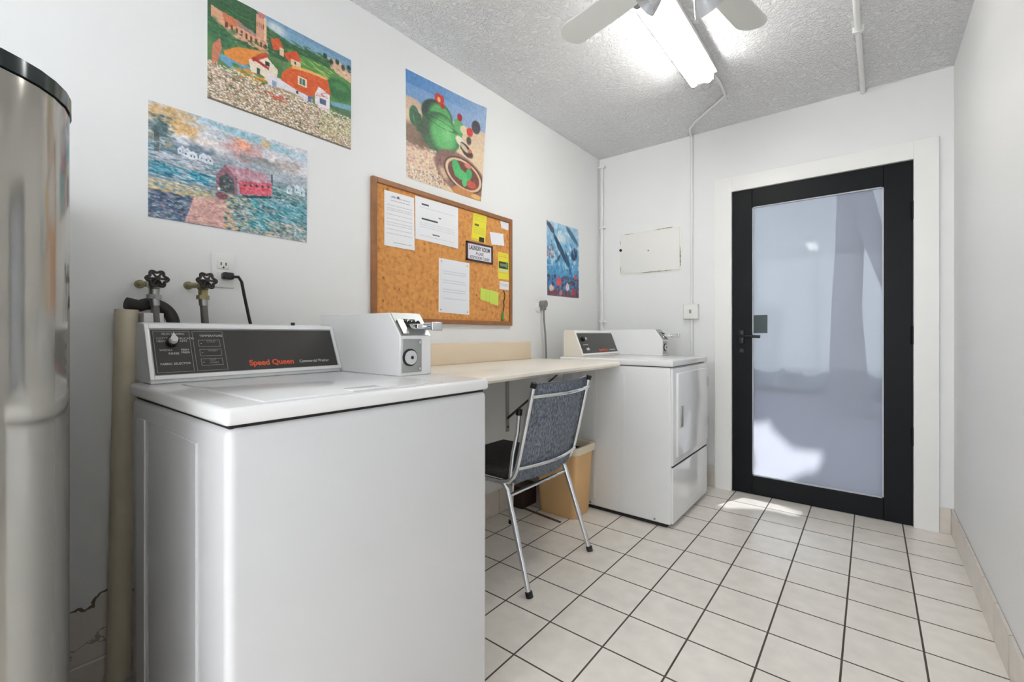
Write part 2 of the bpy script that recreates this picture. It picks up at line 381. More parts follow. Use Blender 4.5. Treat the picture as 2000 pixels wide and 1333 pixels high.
# ------------------------------------------------------------------ outdoors, seen through the frosted glass
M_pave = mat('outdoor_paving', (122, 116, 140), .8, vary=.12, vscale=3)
struct('ground', MB().box(-6, 9, YB+.16, 14, -.14, -.04), M_pave)
tag(MB().box(-6, 9, 10.5, 10.8, -.04, 4.0).build('garden_wall', mat('pale_render', (226, 232, 234), .8, vary=.06), origin=None), 'pale rendered wall across the yard behind the frosted door glass', 'wall')
tr = thing('tree', 'tree trunk with a slanting branch seen through the frosted door glass', 'tree', (1.5, 7.6, -.04))
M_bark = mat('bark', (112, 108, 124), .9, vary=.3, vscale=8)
tk = MB().tube([(1.48, 7.6, -.05), (1.50, 7.6, .4), (1.48, 7.6, 1.4), (1.52, 7.62, 2.4), (1.55, 7.6, 4.6)], [.30, .22, .17, .16, .15], 14).build('trunk', M_bark, tr)
MB().tube([(2.15, 7.3, 1.0), (1.95, 7.4, 1.7), (1.72, 7.5, 2.5), (1.56, 7.6, 3.3)], [.12, .12, .13, .13], 10).build('branch', M_bark, tr)
cr = MB(); rr = random.Random(5)  # unseen leafy crown, added to block the sun from the door glass
P0 = Vector((1.30, 3.35, .22)); hole = P0-SUN_DIR*((4.6-.22)/(-SUN_DIR.z))  # gap left in the crown, aimed to throw a sun patch onto the glass
for i in range(-10, 22):
    for j in range(-12, 22):
        x = hole.x+i*.32+rr.uniform(-.08, .08)-.0; y = hole.y+j*.32+rr.uniform(-.08, .08)
        if y < 4.0 or y > 12.6: continue
        if ((x-hole.x)/.50)**2+((y-hole.y)/.43)**2 < 1: continue
        cr.sphere((x, y, 4.6+rr.uniform(-.15, .15)), rr.uniform(.36, .42), sz=.5, sub=2)
cr.build('sun_blocker_foliage', mat('sun_blocker_leaves', (70, 92, 60), .8), tr)
hg = MB()
for i in range(26): hg.sphere((-2.2+i*.22+rr.uniform(-.05, .05), 9.9+rr.uniform(-.1, .1), .1+rr.uniform(0, .12)), rr.uniform(.16, .28), sub=1)
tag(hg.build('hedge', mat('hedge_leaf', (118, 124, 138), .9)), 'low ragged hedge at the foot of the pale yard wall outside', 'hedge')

# ------------------------------------------------------------------ laundry machines
M_panel = mat('dark_control_panel', (58, 56, 54), 0.3)
M_line = mat('panel_print', (150, 148, 142), .5)
M_prw = mat('panel_print_white', (215, 213, 208), .5)
M_or = mat('panel_print_orange', (232, 92, 48), .5)
M_beige = mat('cream_plastic', (228, 222, 210), 0.35)
def console(root, y0, y1, z0, z1, washer):
    xb, xf, xt = .20, .343, .279
    side = [(xb, z0), (xf, z0), (xf-.004, z0+.012), (xt, z1-.008), (xt-.012, z1), (xb, z1)]
    co = MB().prism(side, lambda p, q, t: (p, t, q), y0, y1).build('console', M_white if washer else M_beige, root, bevel=.004, seg=3)
    dx, dz = xt-(xf-.004), (z1-.008)-(z0+.012); L = math.hypot(dx, dz); tl = math.atan2(-dx, dz)
    def F(s, e): # point along face: s 0..1 up, e outwards
        return (xf-.004+dx*s+e*dz/L, z0+.012+dz*s-e*dx/L)
    def slab(ya, yb, s0, s1, e0, e1, m, nm, par=co):
        pr = [F(s0, e0), F(s0, e1), F(s1, e1), F(s1, e0)]
        return MB().prism(pr, lambda p, q, t: (p, t, q), ya, yb).build(nm, m, par, smooth=0)
    W = y1-y0
    # raised white rim
    rim = MB()
    for (ya, yb, s0, s1) in ((y0, y0+.009, -.02, 1.02), (y1-.009, y1, -.02, 1.02), (y0+.009, y1-.009, -.02, .05), (y0+.009, y1-.009, .93, 1.02)):
        pr = [F(s0, -.001), F(s0, .005), F(s1, .005), F(s1, -.001)]
        rim.prism(pr, lambda p, q, t: (p, t, q), ya, yb)
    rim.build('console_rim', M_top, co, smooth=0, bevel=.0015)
    pa = slab(y0+.012, y1-.012, .07, .91, -.001, .0025, M_panel, 'control_panel', root)
    def at(y, s, e=.0032):
        x, z = F(s, e); return wallM(x, y, z, tl)
    def frame(ya, yb, s0, s1, t=.0012):
        b = MB(); ts = t/L
        for q in ((ya, ya+t, s0, s1), (yb-t, yb, s0, s1), (ya, yb, s0, s0+ts), (ya, yb, s1-ts, s1)):
            pr = [F(q[2], .002), F(q[2], .0031), F(q[3], .0031), F(q[3], .002)]; b.prism(pr, lambda p, q_, t_: (p, t_, q_), q[0], q[1])
        return b
    ya = y0+.016
    if washer:
        frame(ya, ya+.080, .10, .88).build('dial_frame', M_line, pa, smooth=0)
        fr = frame(ya+.086, ya+.160, .10, .88)
        for s in (.20, .385, .57): f2 = frame(ya+.098, ya+.150, s, s+.135); fr.add(f2.v, f2.f)
        fr.build('button_frames', M_line, pa, smooth=0)
        for s in (.225, .41, .595):
            text('-', .012, M_prw, pa, at(ya+.102, s+.02), 'print')
            text('HOT\nWASH' if s < .3 else ('WARM' if s < .5 else 'COLD'), .0075, M_line, pa, at(ya+.118, s+.06), 'print')
        text('TEMPERATURE', .0085, M_prw, pa, at(ya+.102, .77), 'print')
        text('SELECT FABRIC', .0075, M_prw, pa, at(ya+.018, .81), 'print')
        text('COTTONS\nHEAVY', .0075, M_prw, pa, at(ya+.006, .72), 'print'); text('DELICATES\nKNITS', .0075, M_prw, pa, at(ya+.052, .72), 'print')
        text('WOOLS', .0075, M_prw, pa, at(ya+.010, .50), 'print'); text('PERM\nPRESS', .0075, M_prw, pa, at(ya+.056, .50), 'print'); text('RINSE', .009, M_prw, pa, at(ya+.028, .43), 'print')
        text('FABRIC SELECTOR', .0080, M_prw, pa, at(ya+.008, .24), 'print')
        x, z = F(.66, .0025); n = Vector((dz/L, 0, -dx/L)); c = Vector((x, ya+.038, z))
        kb = MB().cyl(c, c+n*.016, .013, 24).build('knob', M_black, root)
        Mk = Matrix.Translation(c+n*.016) @ n.to_track_quat('Z', 'Y').to_matrix().to_4x4()
        k2 = MB(); bm = bmesh.new(); bmesh.ops.create_cone(bm, cap_ends=True, segments=20, radius1=.010, radius2=.008, depth=.012); k2.bm(bm, Mk @ Matrix.Translation((0, 0, .006)))
        up = Vector((dx/L, 0, dz/L))
        k2.prism([(-.007, .004), (.007, .004), (0, .019)], lambda p, q, t: tuple(c+n*t+Vector((0, 1, 0))*p+up*q), .018, .026)
        sub(k2.build('pointer', M_prw, kb), 'white pointer')
        text('Speed Queen', .0235, M_or, pa, at(y0+.232, .155), 'brand_lettering', sx=1.0, bold=.0006)
        text('Commercial Washer', .0135, M_prw, pa, at(y0+.378, .165), 'brand_lettering', sx=.86)
        MB().cyl((.272, y0+.385, z1-.002), (.272, y0+.385, z1+.006), .006, 14).build('button', M_black, co)
    else:
        x, z = F(.66, .0025); n = Vector((dz/L, 0, -dx/L)); c = Vector((x, ya+.045, z))
        kb = MB().cyl(c, c+n*.016, .014, 20).build('knob', M_black, root)
        MB().cyl(c+Vector((0, .03, 0)), c+Vector((0, .03, 0))+n*.012, .009, 16).build('knob', M_prw, root)
        x, z = F(.22, .0025); c2 = Vector((x, ya+.065, z))
        MB().cyl(c2, c2+n*.012, .009, 16).build('knob', M_prw, root)
        text('TEMPERATURE', .010, M_prw, pa, at(ya+.03, .40), 'print')
        text('Speed Queen', .0235, M_or, pa, at(y0+.232, .13), 'brand_lettering', bold=.0006)
        text('Commercial Dryer', .0135, M_prw, pa, at(y0+.378, .14), 'brand_lettering', sx=.86)
    return co
M_meterd = mat('meter_grey', (172, 174, 172), .35, .45)
def meter(root, y0, y1, z0, z1, xback=.20):
    prof = [(xback, z0), (.653, z0), (.653, z1-.070), (.600, z1), (xback, z1)]
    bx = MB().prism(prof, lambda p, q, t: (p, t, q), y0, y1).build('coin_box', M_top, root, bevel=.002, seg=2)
    # sloped coin plate
    a = Vector((.600, 0, z1)); d = Vector((.053, 0, -.070)); L = d.length; n = Vector((.070, 0, .053)).normalized()
    def S(s, e): q = a+d*s+n*e; return (q.x, q.z)
    pl = MB().prism([S(.02, 0), S(.02, .003), S(1.0, .003), S(1.0, 0)], lambda p, q, t: (p, t, q), y0+.004, y1-.012).build('coin_plate', M_meterd, root, smooth=0)
    b = MB()
    for k in range(4): b.prism([S(.42, .002), S(.42, .010), S(.70, .010), S(.70, .002)], lambda p, q, t: (p, t, q), y0+.034+k*.016, y0+.043+k*.016)
    b.build('coin_slots', M_gap, pl, smooth=0)
    b = MB().prism([S(.40, .002), S(.40, .012), S(1.0, .012), S(1.0, .002)], lambda p, q, t: (p, t, q), y0+.006, y0+.028); b.build('instruction_plate', M_steel, pl, smooth=0)
    text('INSERT COINS', .008, M_gap, pl, wallM(*[(S(.36, .0035)[0]), y0+.03, (S(.36, .0035)[1])], tilt=math.atan2(.053, .070)), 'print')
    # push slide
    zc = z1-.038
    sl = MB(); sl.rbox(.615, .690, y0+.036, y1-.010, zc-.012, zc+.004, .003)
    so = sl.build('coin_slide', M_chrome, root)
    MB().cyl((.690, y0+.066, zc-.004), (.735, y0+.066, zc-.004), .012, 20).build('push_knob', M_chrome, so)
    MB().rbox(.735, .743, y0+.046, y0+.086, zc-.017, zc+.009, .003).build('push_plate', M_chrome, so)
    # cash door
    cd = MB().rbox(.651, .657, y0+.006, y0+.080, z0+.010, z1-.080, .003).build('cash_door', M_meterd, root)
    MB().cyl((.657, y0+.032, z0+.055), (.662, y0+.032, z0+.055), .026, 28).build('lock_ring', M_gap, cd)
    MB().cyl((.658, y0+.032, z0+.055), (.667, y0+.032, z0+.055), .021, 28).build('lock_face', M_white, cd)
    MB().cyl((.667, y0+.034, z0+.055), (.669, y0+.034, z0+.055), .005, 14).build('key_slot', M_black, cd)
    for z in (z0+.020, z1-.09): MB().cyl((.657, y0+.070, z), (.660, y0+.070, z), .0045, 12).build('screw', M_chrome, cd)
    return bx
# washer
wa = thing('washing_machine', 'white top-loading coin washer nearest the camera with dark control console', 'washing machine', (.58, .62, 0))
X0, X1, Y0, Y1 = .262, .890, .290, .953
b = MB().rbox(X0+.004, X1, Y0+.002, Y1-.002, .02, .905, .016, 4).build('cabinet', M_white, wa)
b2 = MB()
b2.box(X0+.06, X0+.13, Y0-.001, Y0+.003, .05, .862); b2.box(X0+.17, X1-.14, Y0-.0015, Y0+.003, .05, .862)
b2.build('side_panel_ribs', M_white, b, bevel=.001)
b3 = MB().box(X0+.012, X1-.010, Y0+.010, Y1-.010, .903, .911).build('seam', M_gap, wa, smooth=0)
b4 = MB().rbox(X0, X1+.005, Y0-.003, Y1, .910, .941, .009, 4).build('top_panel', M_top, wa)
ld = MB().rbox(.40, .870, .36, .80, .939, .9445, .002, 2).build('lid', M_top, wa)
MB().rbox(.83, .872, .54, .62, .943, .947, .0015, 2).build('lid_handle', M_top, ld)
for y in (Y0+.06, Y1-.06):
    for x in (X0+.06, X1-.06): MB().cyl((x, y, 0), (x, y, .025), .02, 16).build('foot', M_black, wa)
console(wa, .312, .828, .941, 1.097, True)
meter(wa, .830, .950, .941, 1.131)
# dryer
dr = thing('clothes_dryer', 'white front-loading coin dryer next to the black glass door', 'dryer', (.55, 2.77, 0))
dx0, dx1, dy0, dy1 = .20, .890, 2.444, 3.102
b = MB().rbox(dx0, dx1, dy0, dy1, .022, .882, .012, 4).build('cabinet', M_whd, dr)
MB().box(dx0+.02, dx1-.03, dy0+.02, dy1-.02, 0.0, .030).build('plinth', M_gap, dr, smooth=0)
MB().box(dx0+.01, dx1-.01, dy0+.010, dy1-.010, .880, .888).build('seam', M_gap, dr, smooth=0)
MB().rbox(dx0-.02, dx1+.012, dy0-.003, dy1+.003, .886, .921, .009, 4).build('top_panel', M_whd, dr)
for (x, z) in ((.40, .04), (.80, .04)): MB().cyl((x, dy0-.003, z), (x, dy0+.002, z), .006, 12).build('screw', M_steel, dr)
b2 = MB()
for (xa, xb_) in ((.27, .33), (.42, .44), (.60, .62)): b2.box(xa, xb_, dy0-.0012, dy0+.002, .07, .84)
b2.build('side_panel_ribs', M_whd, b, bevel=.001)
fd = MB().rbox(dx1-.004, dx1+.010, dy0+.004, dy1-.004, .345, .878, .006, 3).build('front_panel', M_whd, dr)
dd = MB().rbox(dx1+.008, dx1+.022, dy0+.055, dy1-.030, .385, .850, .005, 3).build('door', M_whd, dr)
hn = MB(); hn.rbox(dx1+.021, dx1+.027, dy0+.095, dy0+.103, .545, .665, .002); hn.rbox(dx1+.021, dx1+.027, dy0+.122, dy0+.130, .545, .665, .002)
hn.build('handle', M_steel, dd)
MB().box(dx1+.0215, dx1+.023, dy0+.103, dy0+.122, .55, .66).build('handle_recess', M_meterd, dd, smooth=0)
for z in (.50, .76): MB().cyl((dx1+.016, dy1-.026, z-.03), (dx1+.016, dy1-.026, z+.03), .008, 12).build('hinge', M_meterd, dr)
lp = MB().rbox(dx1-.004, dx1+.010, dy0+.004, dy1-.004, .030, .336, .006, 3).build('lower_panel', M_whd, dr)
MB().box(dx1-.002, dx1+.006, dy0+.012, dy1-.012, .333, .348).build('seam', M_gap, dr, smooth=0)
console(dr, 2.455, 2.968, .921, 1.090, False)
meter(dr, 2.970, 3.088, .921, 1.097)

# ------------------------------------------------------------------ worktop
wt = thing('worktop', 'cream laminate worktop between the two machines with a tan backsplash', 'worktop', (0.3, 1.7, .905))
M_lam = mat('cream_laminate', (250, 242, 229), .22, vary=.05, vscale=3)
M_lam2 = mat('tan_laminate', (243, 224, 196), .3, vary=.07, vscale=4)
pf = [(0.0, .872), (.575, .872), (.592, .876), (.600, .886), (.598, .898), (.588, .905), (0, .905)]
MB().prism(pf, lambda p, q, t: (p, t, q), .962, 2.436).build('top', M_lam, wt, bevel=.001)
MB().rbox(0.001, .022, .962, 2.352, .904, 1.018, .008, 3).build('backsplash', M_lam2, wt)
for yb_ in (2.13,):
    br = thing('shelf_bracket', 'thin grey metal bracket with diagonal brace holding the worktop on the wall', 'bracket', (0.0, yb_, .5))
    MB().box(0, .006, yb_-.014, yb_+.014, .47, .872).build('wall_strip', mat('bracket_grey', (176, 172, 164), .5, .2), br, smooth=0)
    MB().box(.006, .45, yb_-.012, yb_+.012, .866, .872).build('arm', MATS['bracket_grey'], br, smooth=0)
    MB().prism([(.006, .545), (.40, .862), (.40, .870), (.006, .560)], lambda p, q, t: (p, t, q), yb_-.006, yb_+.006).build('brace', mat('bracket_dark', (112, 104, 92), .5, .3), br, smooth=0)
    MB().cyl((.006, yb_, .50), (.012, yb_, .50), .007, 12).build('bolt', MATS['bracket_dark'], br)

# ------------------------------------------------------------------ chair
def fabric(name, a, b_, sc=(90, 90, 500)):
    m = bpy.data.materials.new(name); m.use_nodes = True; nt = m.node_tree; p = nt.nodes['Principled BSDF']; p.inputs['Roughness'].default_value = .95
    tc = nt.nodes.new('ShaderNodeTexCoord'); mp = nt.nodes.new('ShaderNodeMapping'); mp.inputs['Scale'].default_value = sc; nt.links.new(tc.outputs['Object'], mp.inputs[0])
    n = nt.nodes.new('ShaderNodeTexNoise'); n.inputs['Scale'].default_value = 1; n.inputs['Detail'].default_value = 3; nt.links.new(mp.outputs[0], n.inputs['Vector'])
    r = nt.nodes.new('ShaderNodeValToRGB'); r.color_ramp.elements[0].position = .35; r.color_ramp.elements[1].position = .68
    r.color_ramp.elements[0].color = lin(a); r.color_ramp.elements[1].color = lin(b_); nt.links.new(n.outputs[0], r.inputs[0]); nt.links.new(r.outputs[0], p.inputs['Base Color'])
    bp = nt.nodes.new('ShaderNodeBump'); bp.inputs['Strength'].default_value = .3; bp.inputs['Distance'].default_value = .001; nt.links.new(n.outputs[0], bp.inputs['Height']); nt.links.new(bp.outputs[0], p.inputs['Normal'])
    return m
M_fab = fabric('blue_grey_weave', (84, 91, 102), (146, 153, 165), (140, 160, 60))
M_seat = fabric('charcoal_weave', (50, 48, 48), (80, 77, 76), (200, 200, 200))
ch = thing('stacking_chair', 'chrome stacking chair with blue-grey fabric back tucked under the worktop', 'chair', (.4, 1.71, 0))
YL, YR_ = 1.488, 1.945
def bx_(z): return .567+(z-.455)*(.662-.567)/(.848-.455)
def frame_path(y):
    return [(bx_(.852), y, .852), (bx_(.7), y, .70), (bx_(.55), y, .55), (bx_(.50)-.002, y, .50), (.560, y, .465), (.535, y, .440), (.49, y, .428), (.30, y, .424), (.14, y, .430)]
for y in (YL, YR_):
    f = MB().tube(frame_path(y), .0105, 14).build('frame_rail', M_chrome, ch)
    MB().cyl((bx_(.845), y, .846), (bx_(.868), y, .866), .0135, 14).build('end_cap', M_black, f)
# cross bars bowed backwards
def bow(t): return .038*math.sin(PI*t)
for z in (.808, .500):
    pts = [(bx_(z)+.004+bow(i/12), YL+(YR_-YL)*i/12, z-.0*bow(i/12)) for i in range(13)]
    MB().tube(pts, .0085, 12).build('back_bar', M_chrome, ch)
# back cushion: curved slab
NB, NZ = 16, 14
vs = []; fs = []
for side in (0, 1):
    for j in range(NZ+1):
        for i in range(NB+1):
            t = i/NB; s = j/NZ; z = .432+(.862-.432)*s
            ed = min(1, min(t, 1-t)*9, min(s, 1-s)*9)**.5
            x = bx_(max(z, .45))+bow(t)-.004 + (-.002 if side == 0 else -.046*ed) - (0 if side else 0.012*(1-ed))
            x += (0 if z > .45 else (z-.45)*.5)
            y = YL+.012+(YR_-YL-.024)*t
            vs.append((x, y, z))
K = (NB+1)*(NZ+1)
for side in (0, 1):
    for j in range(NZ):
        for i in range(NB):
            a = side*K+j*(NB+1)+i; fs.append((a, a+1, a+NB+2, a+NB+1))
rg = [i for i in range(NB+1)]+[j*(NB+1)+NB for j in range(1, NZ+1)]+[NZ*(NB+1)+i for i in range(NB-1, -1, -1)]+[j*(NB+1) for j in range(NZ-1, 0, -1)]
for i in range(len(rg)): p, q = rg[i], rg[(i+1) % len(rg)]; fs.append((p, q, q+K, p+K))
MB().add(vs, fs).build('backrest', M_fab, ch, smooth=60)
se = MB().rbox(.130, .548, YL+.010, YR_-.010, .432, .482, .02, 4)
se.build('seat', M_seat, ch)
for y0_, y1_ in ((YL, 1.466), (YR_, 1.965)):
    lg = MB().tube([(.500, y0_, .432), (.525, y0_, .40), (.655, y1_, .012)], .0115, 14).build('leg', M_chrome, ch)
    MB().cyl((.653, y1_, .022), (.660, y1_, 0), .015, 14).build('foot', M_black, lg)
    lg = MB().tube([(.20, y0_, .424), (.155, y0_+(y1_-y0_)*1.5, .012)], .0105, 14).build('leg', M_chrome, ch)
    MB().cyl((.156, y0_+(y1_-y0_)*1.5, .02), (.154, y0_+(y1_-y0_)*1.5, 0), .014, 14).build('foot', M_black, lg)
MB().tube([(.530, YL-.002, .375), (.530, YR_+.002, .375)], .008, 12).build('stretcher', M_chrome, ch)
sp_ = MB().tube([(.545, YL-.004, .46), (.560, YL-.006, .56), (.585, YL-.006, .66), (.590, YL-.004, .735)], .009, 12).build('side_post', M_chrome, ch)
MB().cyl((.590, YL-.004, .728), (.592, YL-.004, .752), .0135, 14).build('end_cap', M_black, sp_)

# ------------------------------------------------------------------ wastebasket, strip, box
wb = thing('wastebasket', 'tan plastic wastebasket with a pale liner folded over its rim', 'wastebasket', (.275, 2.30, 0))
M_tan = mat('tan_plastic', (236, 192, 136), .45)
def ringr(cx, cy, hx, hy, z, r, n=6):
    out = []
    for (sx, sy, a0) in ((1, 1, 0), (-1, 1, 90), (-1, -1, 180), (1, -1, 270)):
        for k in range(n+1):
            a = math.radians(a0+90*k/n); out.append((cx+sx*(hx-r)+r*math.cos(a), cy+sy*(hy-r)+r*math.sin(a), z))
    return out
def shell(rings):
    b = MB(); n = len(rings[0]); vs = [p for r in rings for p in r]
    fs = [(i*n+j, i*n+(j+1) % n, (i+1)*n+(j+1) % n, (i+1)*n+j) for i in range(len(rings)-1) for j in range(n)]
    fs += [tuple(range(n))[::-1], tuple(range((len(rings)-1)*n, len(rings)*n))]
    return b.add(vs, fs)
cx, cy = .292, 2.318
shell([ringr(cx, cy, .118, .088, 0.0, .025), ringr(cx, cy, .124, .093, .01, .028), ringr(cx, cy, .142, .108, .385, .03), ringr(cx, cy, .150, .114, .388, .03), ringr(cx, cy, .151, .115, .410, .03),
       ringr(cx, cy, .138, .102, .410, .026), ringr(cx, cy, .112, .082, .02, .02)]).build('bin_body', M_tan, wb)
M_liner = mat('pale_liner', (243, 230, 205), .4)
shell([ringr(cx, cy, .156, .119, .375, .03), ringr(cx, cy, .157, .1195, .404, .03), ringr(cx, cy, .153, .117, .416, .03), ringr(cx, cy, .136, .1, .414, .026), ringr(cx, cy, .131, .096, .30, .026), ringr(cx, cy, .133, .098, .298, .026),
       ringr(cx, cy, .140, .104, .405, .026), ringr(cx, cy, .150, .1145, .411, .03), ringr(cx, cy, .1525, .1165, .375, .03)]).build('liner', M_liner, wb)
st = MB().box(-.17, .17, -.007, .007, 0, .006).build('wooden_strip', mat('brown_wood', (112, 88, 66), .7, vary=.3, vscale=20), origin=(0, 0, 0), smooth=0)
st.location = (.20, 2.175, 0); st.rotation_euler = (0, 0, math.radians(-7)); tag(st, 'thin brown wooden strip lying on the floor in front of the wastebasket', 'wooden strip')
bx = MB().box(.012, .085, 2.17, 2.32, 0, .13)
tag(bx.build('box', mat('dark_brown_box', (64, 46, 38), .7, vary=.3, vscale=15), bevel=.003), 'small dark brown box at the wall behind the wastebasket', 'box')

# ------------------------------------------------------------------ refrigerator at the left edge
fg = thing('refrigerator', 'tall stainless steel refrigerator with a bowed front cut by the photo left edge', 'refrigerator', (.30, -.15, 0))
M_ss = mat('stainless', (176, 172, 165), .13, .68, bump=.06, bscale=6)
M_fside = mat('fridge_side_grey', (112, 110, 108), .4, .3)
M_cap = mat('dark_glossy_cap', (48, 56, 58), .12, .3)
def front(off=0):
    right = [(.300, .160), (.417, .160), (.455, .155), (.495, .143), (.530, .125), (.561, .102), (.583, .078), (.600, .054), (.616, .020), (.628, -.02), (.637, -.07), (.641, -.12)]
    k = .827
    right = [(1.737+(x-1.737)*k, y*k) for x, y in right]
    cy_ = -.16; xm = right[-1][0]
    pts = [(.40, right[0][1])]+right+[(xm+.004, cy_)]+[(x, 2*cy_-y) for x, y in right[::-1]]+[(.40, 2*cy_-right[0][1])]
    return pts
ZT = 1.4615
MB().box(.03, .55, -.448, .128, .02, ZT-.002).build('body', M_fside, fg, smooth=0, bevel=.004)
MB().prism(front(), lambda p, q, t: (p, q, t), .06, ZT-.026).build('door', M_ss, fg, smooth=50)
cp = [(.03, .134)]+[(x+.003, y+(.002 if y > -.16 else -.002)) for x, y in front()]+[(.03, -.454)]
MB().prism(cp, lambda p, q, t: (p, q, t), ZT-.024, ZT).build('top_trim', M_cap, fg, smooth=50)
MB().box(.06, .70, -.42, .10, 0, .06).build('plinth', M_gap, fg, smooth=0)

# ------------------------------------------------------------------ water valves, hoses, standpipe
M_iron = mat('dark_cast_iron', (62, 58, 56), .4, .7)
M_brass = mat('tarnished_brass', (150, 140, 104), .4, .8)
M_pvc = mat('aged_cream_pipe', (234, 222, 196), .5, vary=.12, vscale=7)
M_hose = mat('grey_hose', (112, 108, 104), .5)
def valve(y, z, label, dy, body):
    v = thing('water_valve', label, 'valve', (.0, y, z), 'valves on the wall above the washer')
    f = MB(); f.cyl((0, y-.018, z-.012), (.006, y-.018, z-.012), .013, 20); f.tube([(.0, y-.018, z-.012), (.05, y-.012, z-.014), (.085, y-.006, z-.014)], .009, 12)
    f.build('wall_pipe', M_brass, v)
    c = Vector((.088, y-.003, z-.018))
    bd = MB(); bd.sphere(c, .019, 1, .9, 1.1); bd.cyl(c, c+Vector((0, .0, -.030)), .013, 16); bd.cyl(c+Vector((0, 0, -.030)), c+Vector((0, 0, -.042)), .0185, 8)
    bd.build('valve_body', M_brass if body else M_steel, v)
    n = Vector((.95, -.05, .30)).normalized(); w0 = c+n*.045
    sm = MB().cyl(c, w0, .006, 12); sm.cyl(c+n*.012, c+n*.022, .013, 6); sm.build('stem', M_iron, v)
    Q = Matrix.Translation(w0) @ n.to_track_quat('Z', 'Y').to_matrix().to_4x4()
    wh = MB(); NN = 72; ring = []
    for i in range(NN+1):
        a = 2*PI*i/NN; r = .0225+.0035*math.cos(6*a); ring.append(Q @ Vector((r*math.cos(a), r*math.sin(a), 0)))
    wh.tube(ring, .0040, 8, cap=False)
    for k in range(6):
        a = 2*PI*k/6+.0; wh.tube([Q @ Vector((.005*math.cos(a), .005*math.sin(a), .002)), Q @ Vector((.025*math.cos(a), .025*math.sin(a), 0))], .0030, 8)
    wh.cyl(Q @ Vector((0, 0, -.004)), Q @ Vector((0, 0, .008)), .007, 12)
    wh.build('handwheel', M_iron, v)
    h = thing('hose', 'grey hose hanging from '+dy[0], 'hose', (c.x, c.y, c.z-.04), 'supply hoses below the valves')
    MB().cyl(c+Vector((0, 0, -.042)), c+Vector((0, .002, -.062)), .0125, 14).build('ferrule', M_steel, h)
    MB().tube([c+Vector((0, .002, -.062)), c+Vector((0, .006, -.12)), c+Vector((.005, .018, -.20)), c+Vector((.03, .03, -.36)), c+Vector((.09, .04, -.45))], .0105, 14).build('hose_body', M_hose, h)
valve(.381, 1.230, 'dark handwheel valve left of its twin, above the bent black hose', ('the left handwheel valve down behind the console',), False)
valve(.505, 1.236, 'dark handwheel valve with brass body beside the wall outlet', ('the right handwheel valve beside the power cord',), True)
dh = []
for i in range(21):
    a = PI*(1-i/20); dh.append((.046-.004*math.sin(a), .380+.056*math.cos(a), 1.095+.062*math.sin(a)))
dh = [(.048, .322, 1.156)]+[q for q in dh if q[2] > 1.150 or q[1] > .38]+[(.055, .437, 1.02), (.075, .44, .85), (.12, .44, .6)]
tag(MB().tube(dh, .0175, 16).build('drain_hose', M_rubber), 'thick black drain hose arching into the cream standpipe', 'hose')
sp_ = thing('standpipe', 'cream plastic standpipe on the wall between refrigerator and washer', 'pipe', (.05, .305, 0))
o_ = MB().tube([(.05, .303, .03), (.050, .323, 1.137)], .0275, 24)
# open top: ring
p_ = o_.build('pipe', M_pvc, sp_)
MB().tube([(.05, .303, .0), (.0515, .3045, .085)], .034, 24).build('coupling', mat('grey_white_coupling', (206, 202, 192), .5), sp_)
for q in (((.068, .305, .648), .0075, .5, 1.0, .9), ((.071, .318, .632), .006, .6, 1.2, .8), ((.066, .327, .592), .0045, .6, .6, 1.2)): sub(MB().sphere(*q).build('stain', mat('black_marks', (44, 38, 28), .8), p_), 'small black mark')
sub(MB().box(.030, .095, .352, .40, 1.10, 1.128).build('hose_clip', M_whitep, sp_, bevel=.002), 'white clip')

# outlets
def outlet(y, z, label, recept=True):
    o = thing('wall_outlet', label, 'outlet', (0, y, z))
    pl = MB().rbox(0.0, .006, y-.035, y+.035, z-.058, z+.058, .0025, 3).build('cover_plate', M_whitep, o)
    for k in (1, -1):
        rc = MB().rbox(.005, .008, y-.017, y+.017, z+k*.020-.014, z+k*.020+.014, .0012, 2).build('socket', M_whitep, o)
        if k == 1 or not recept:
            s = MB(); s.box(.0078, .0088, y-.009, y-.006, z+k*.02-.002, z+k*.02+.008); s.box(.0078, .0088, y+.006, y+.009, z+k*.02-.002, z+k*.02+.008); s.cyl((.0078, y, z+k*.02-.009), (.0088, y, z+k*.02-.009), .003, 10)
            s.build('slots', M_black, rc, smooth=0)
    return o
outlet(.587, 1.283, 'white duplex wall outlet with black plug right of the valves')
pc = thing('power_cord', 'black plug and cord hanging from the outlet behind the washer console', 'power cord', (.02, .595, 1.262))
MB().rbox(.008, .036, .578, .612, 1.252, 1.276, .006, 3).build('plug', M_black, pc)
MB().tube([(.030, .600, 1.262), (.040, .622, 1.262), (.045, .630, 1.245), (.050, .636, 1.20), (.060, .648, 1.12), (.09, .66, 1.02), (.12, .67, .85)], .0052, 10).build('cord', M_black, pc)
p2 = thing('power_cord', 'grey round plug and cord on the wall left of the dryer', 'power cord', (.02, 2.476, 1.264))
M_gcord = mat('grey_cord', (132, 130, 128), .5)
MB().cyl((0, 2.455, 1.242), (.010, 2.455, 1.242), .030, 24).build('outlet_disc', M_whitep, p2)
b = MB().cyl((.010, 2.476, 1.266), (.05, 2.480, 1.266), .024, 20); b.rbox(.015, .045, 2.466, 2.492, 1.225, 1.262, .005); b.build('plug', M_gcord, p2)
MB().tube([(.030, 2.480, 1.235), (.030, 2.483, 1.16), (.03, 2.500, 1.06), (.03, 2.508, .95), (.035, 2.505, .8)], .0065, 10).build('cord', M_gcord, p2)

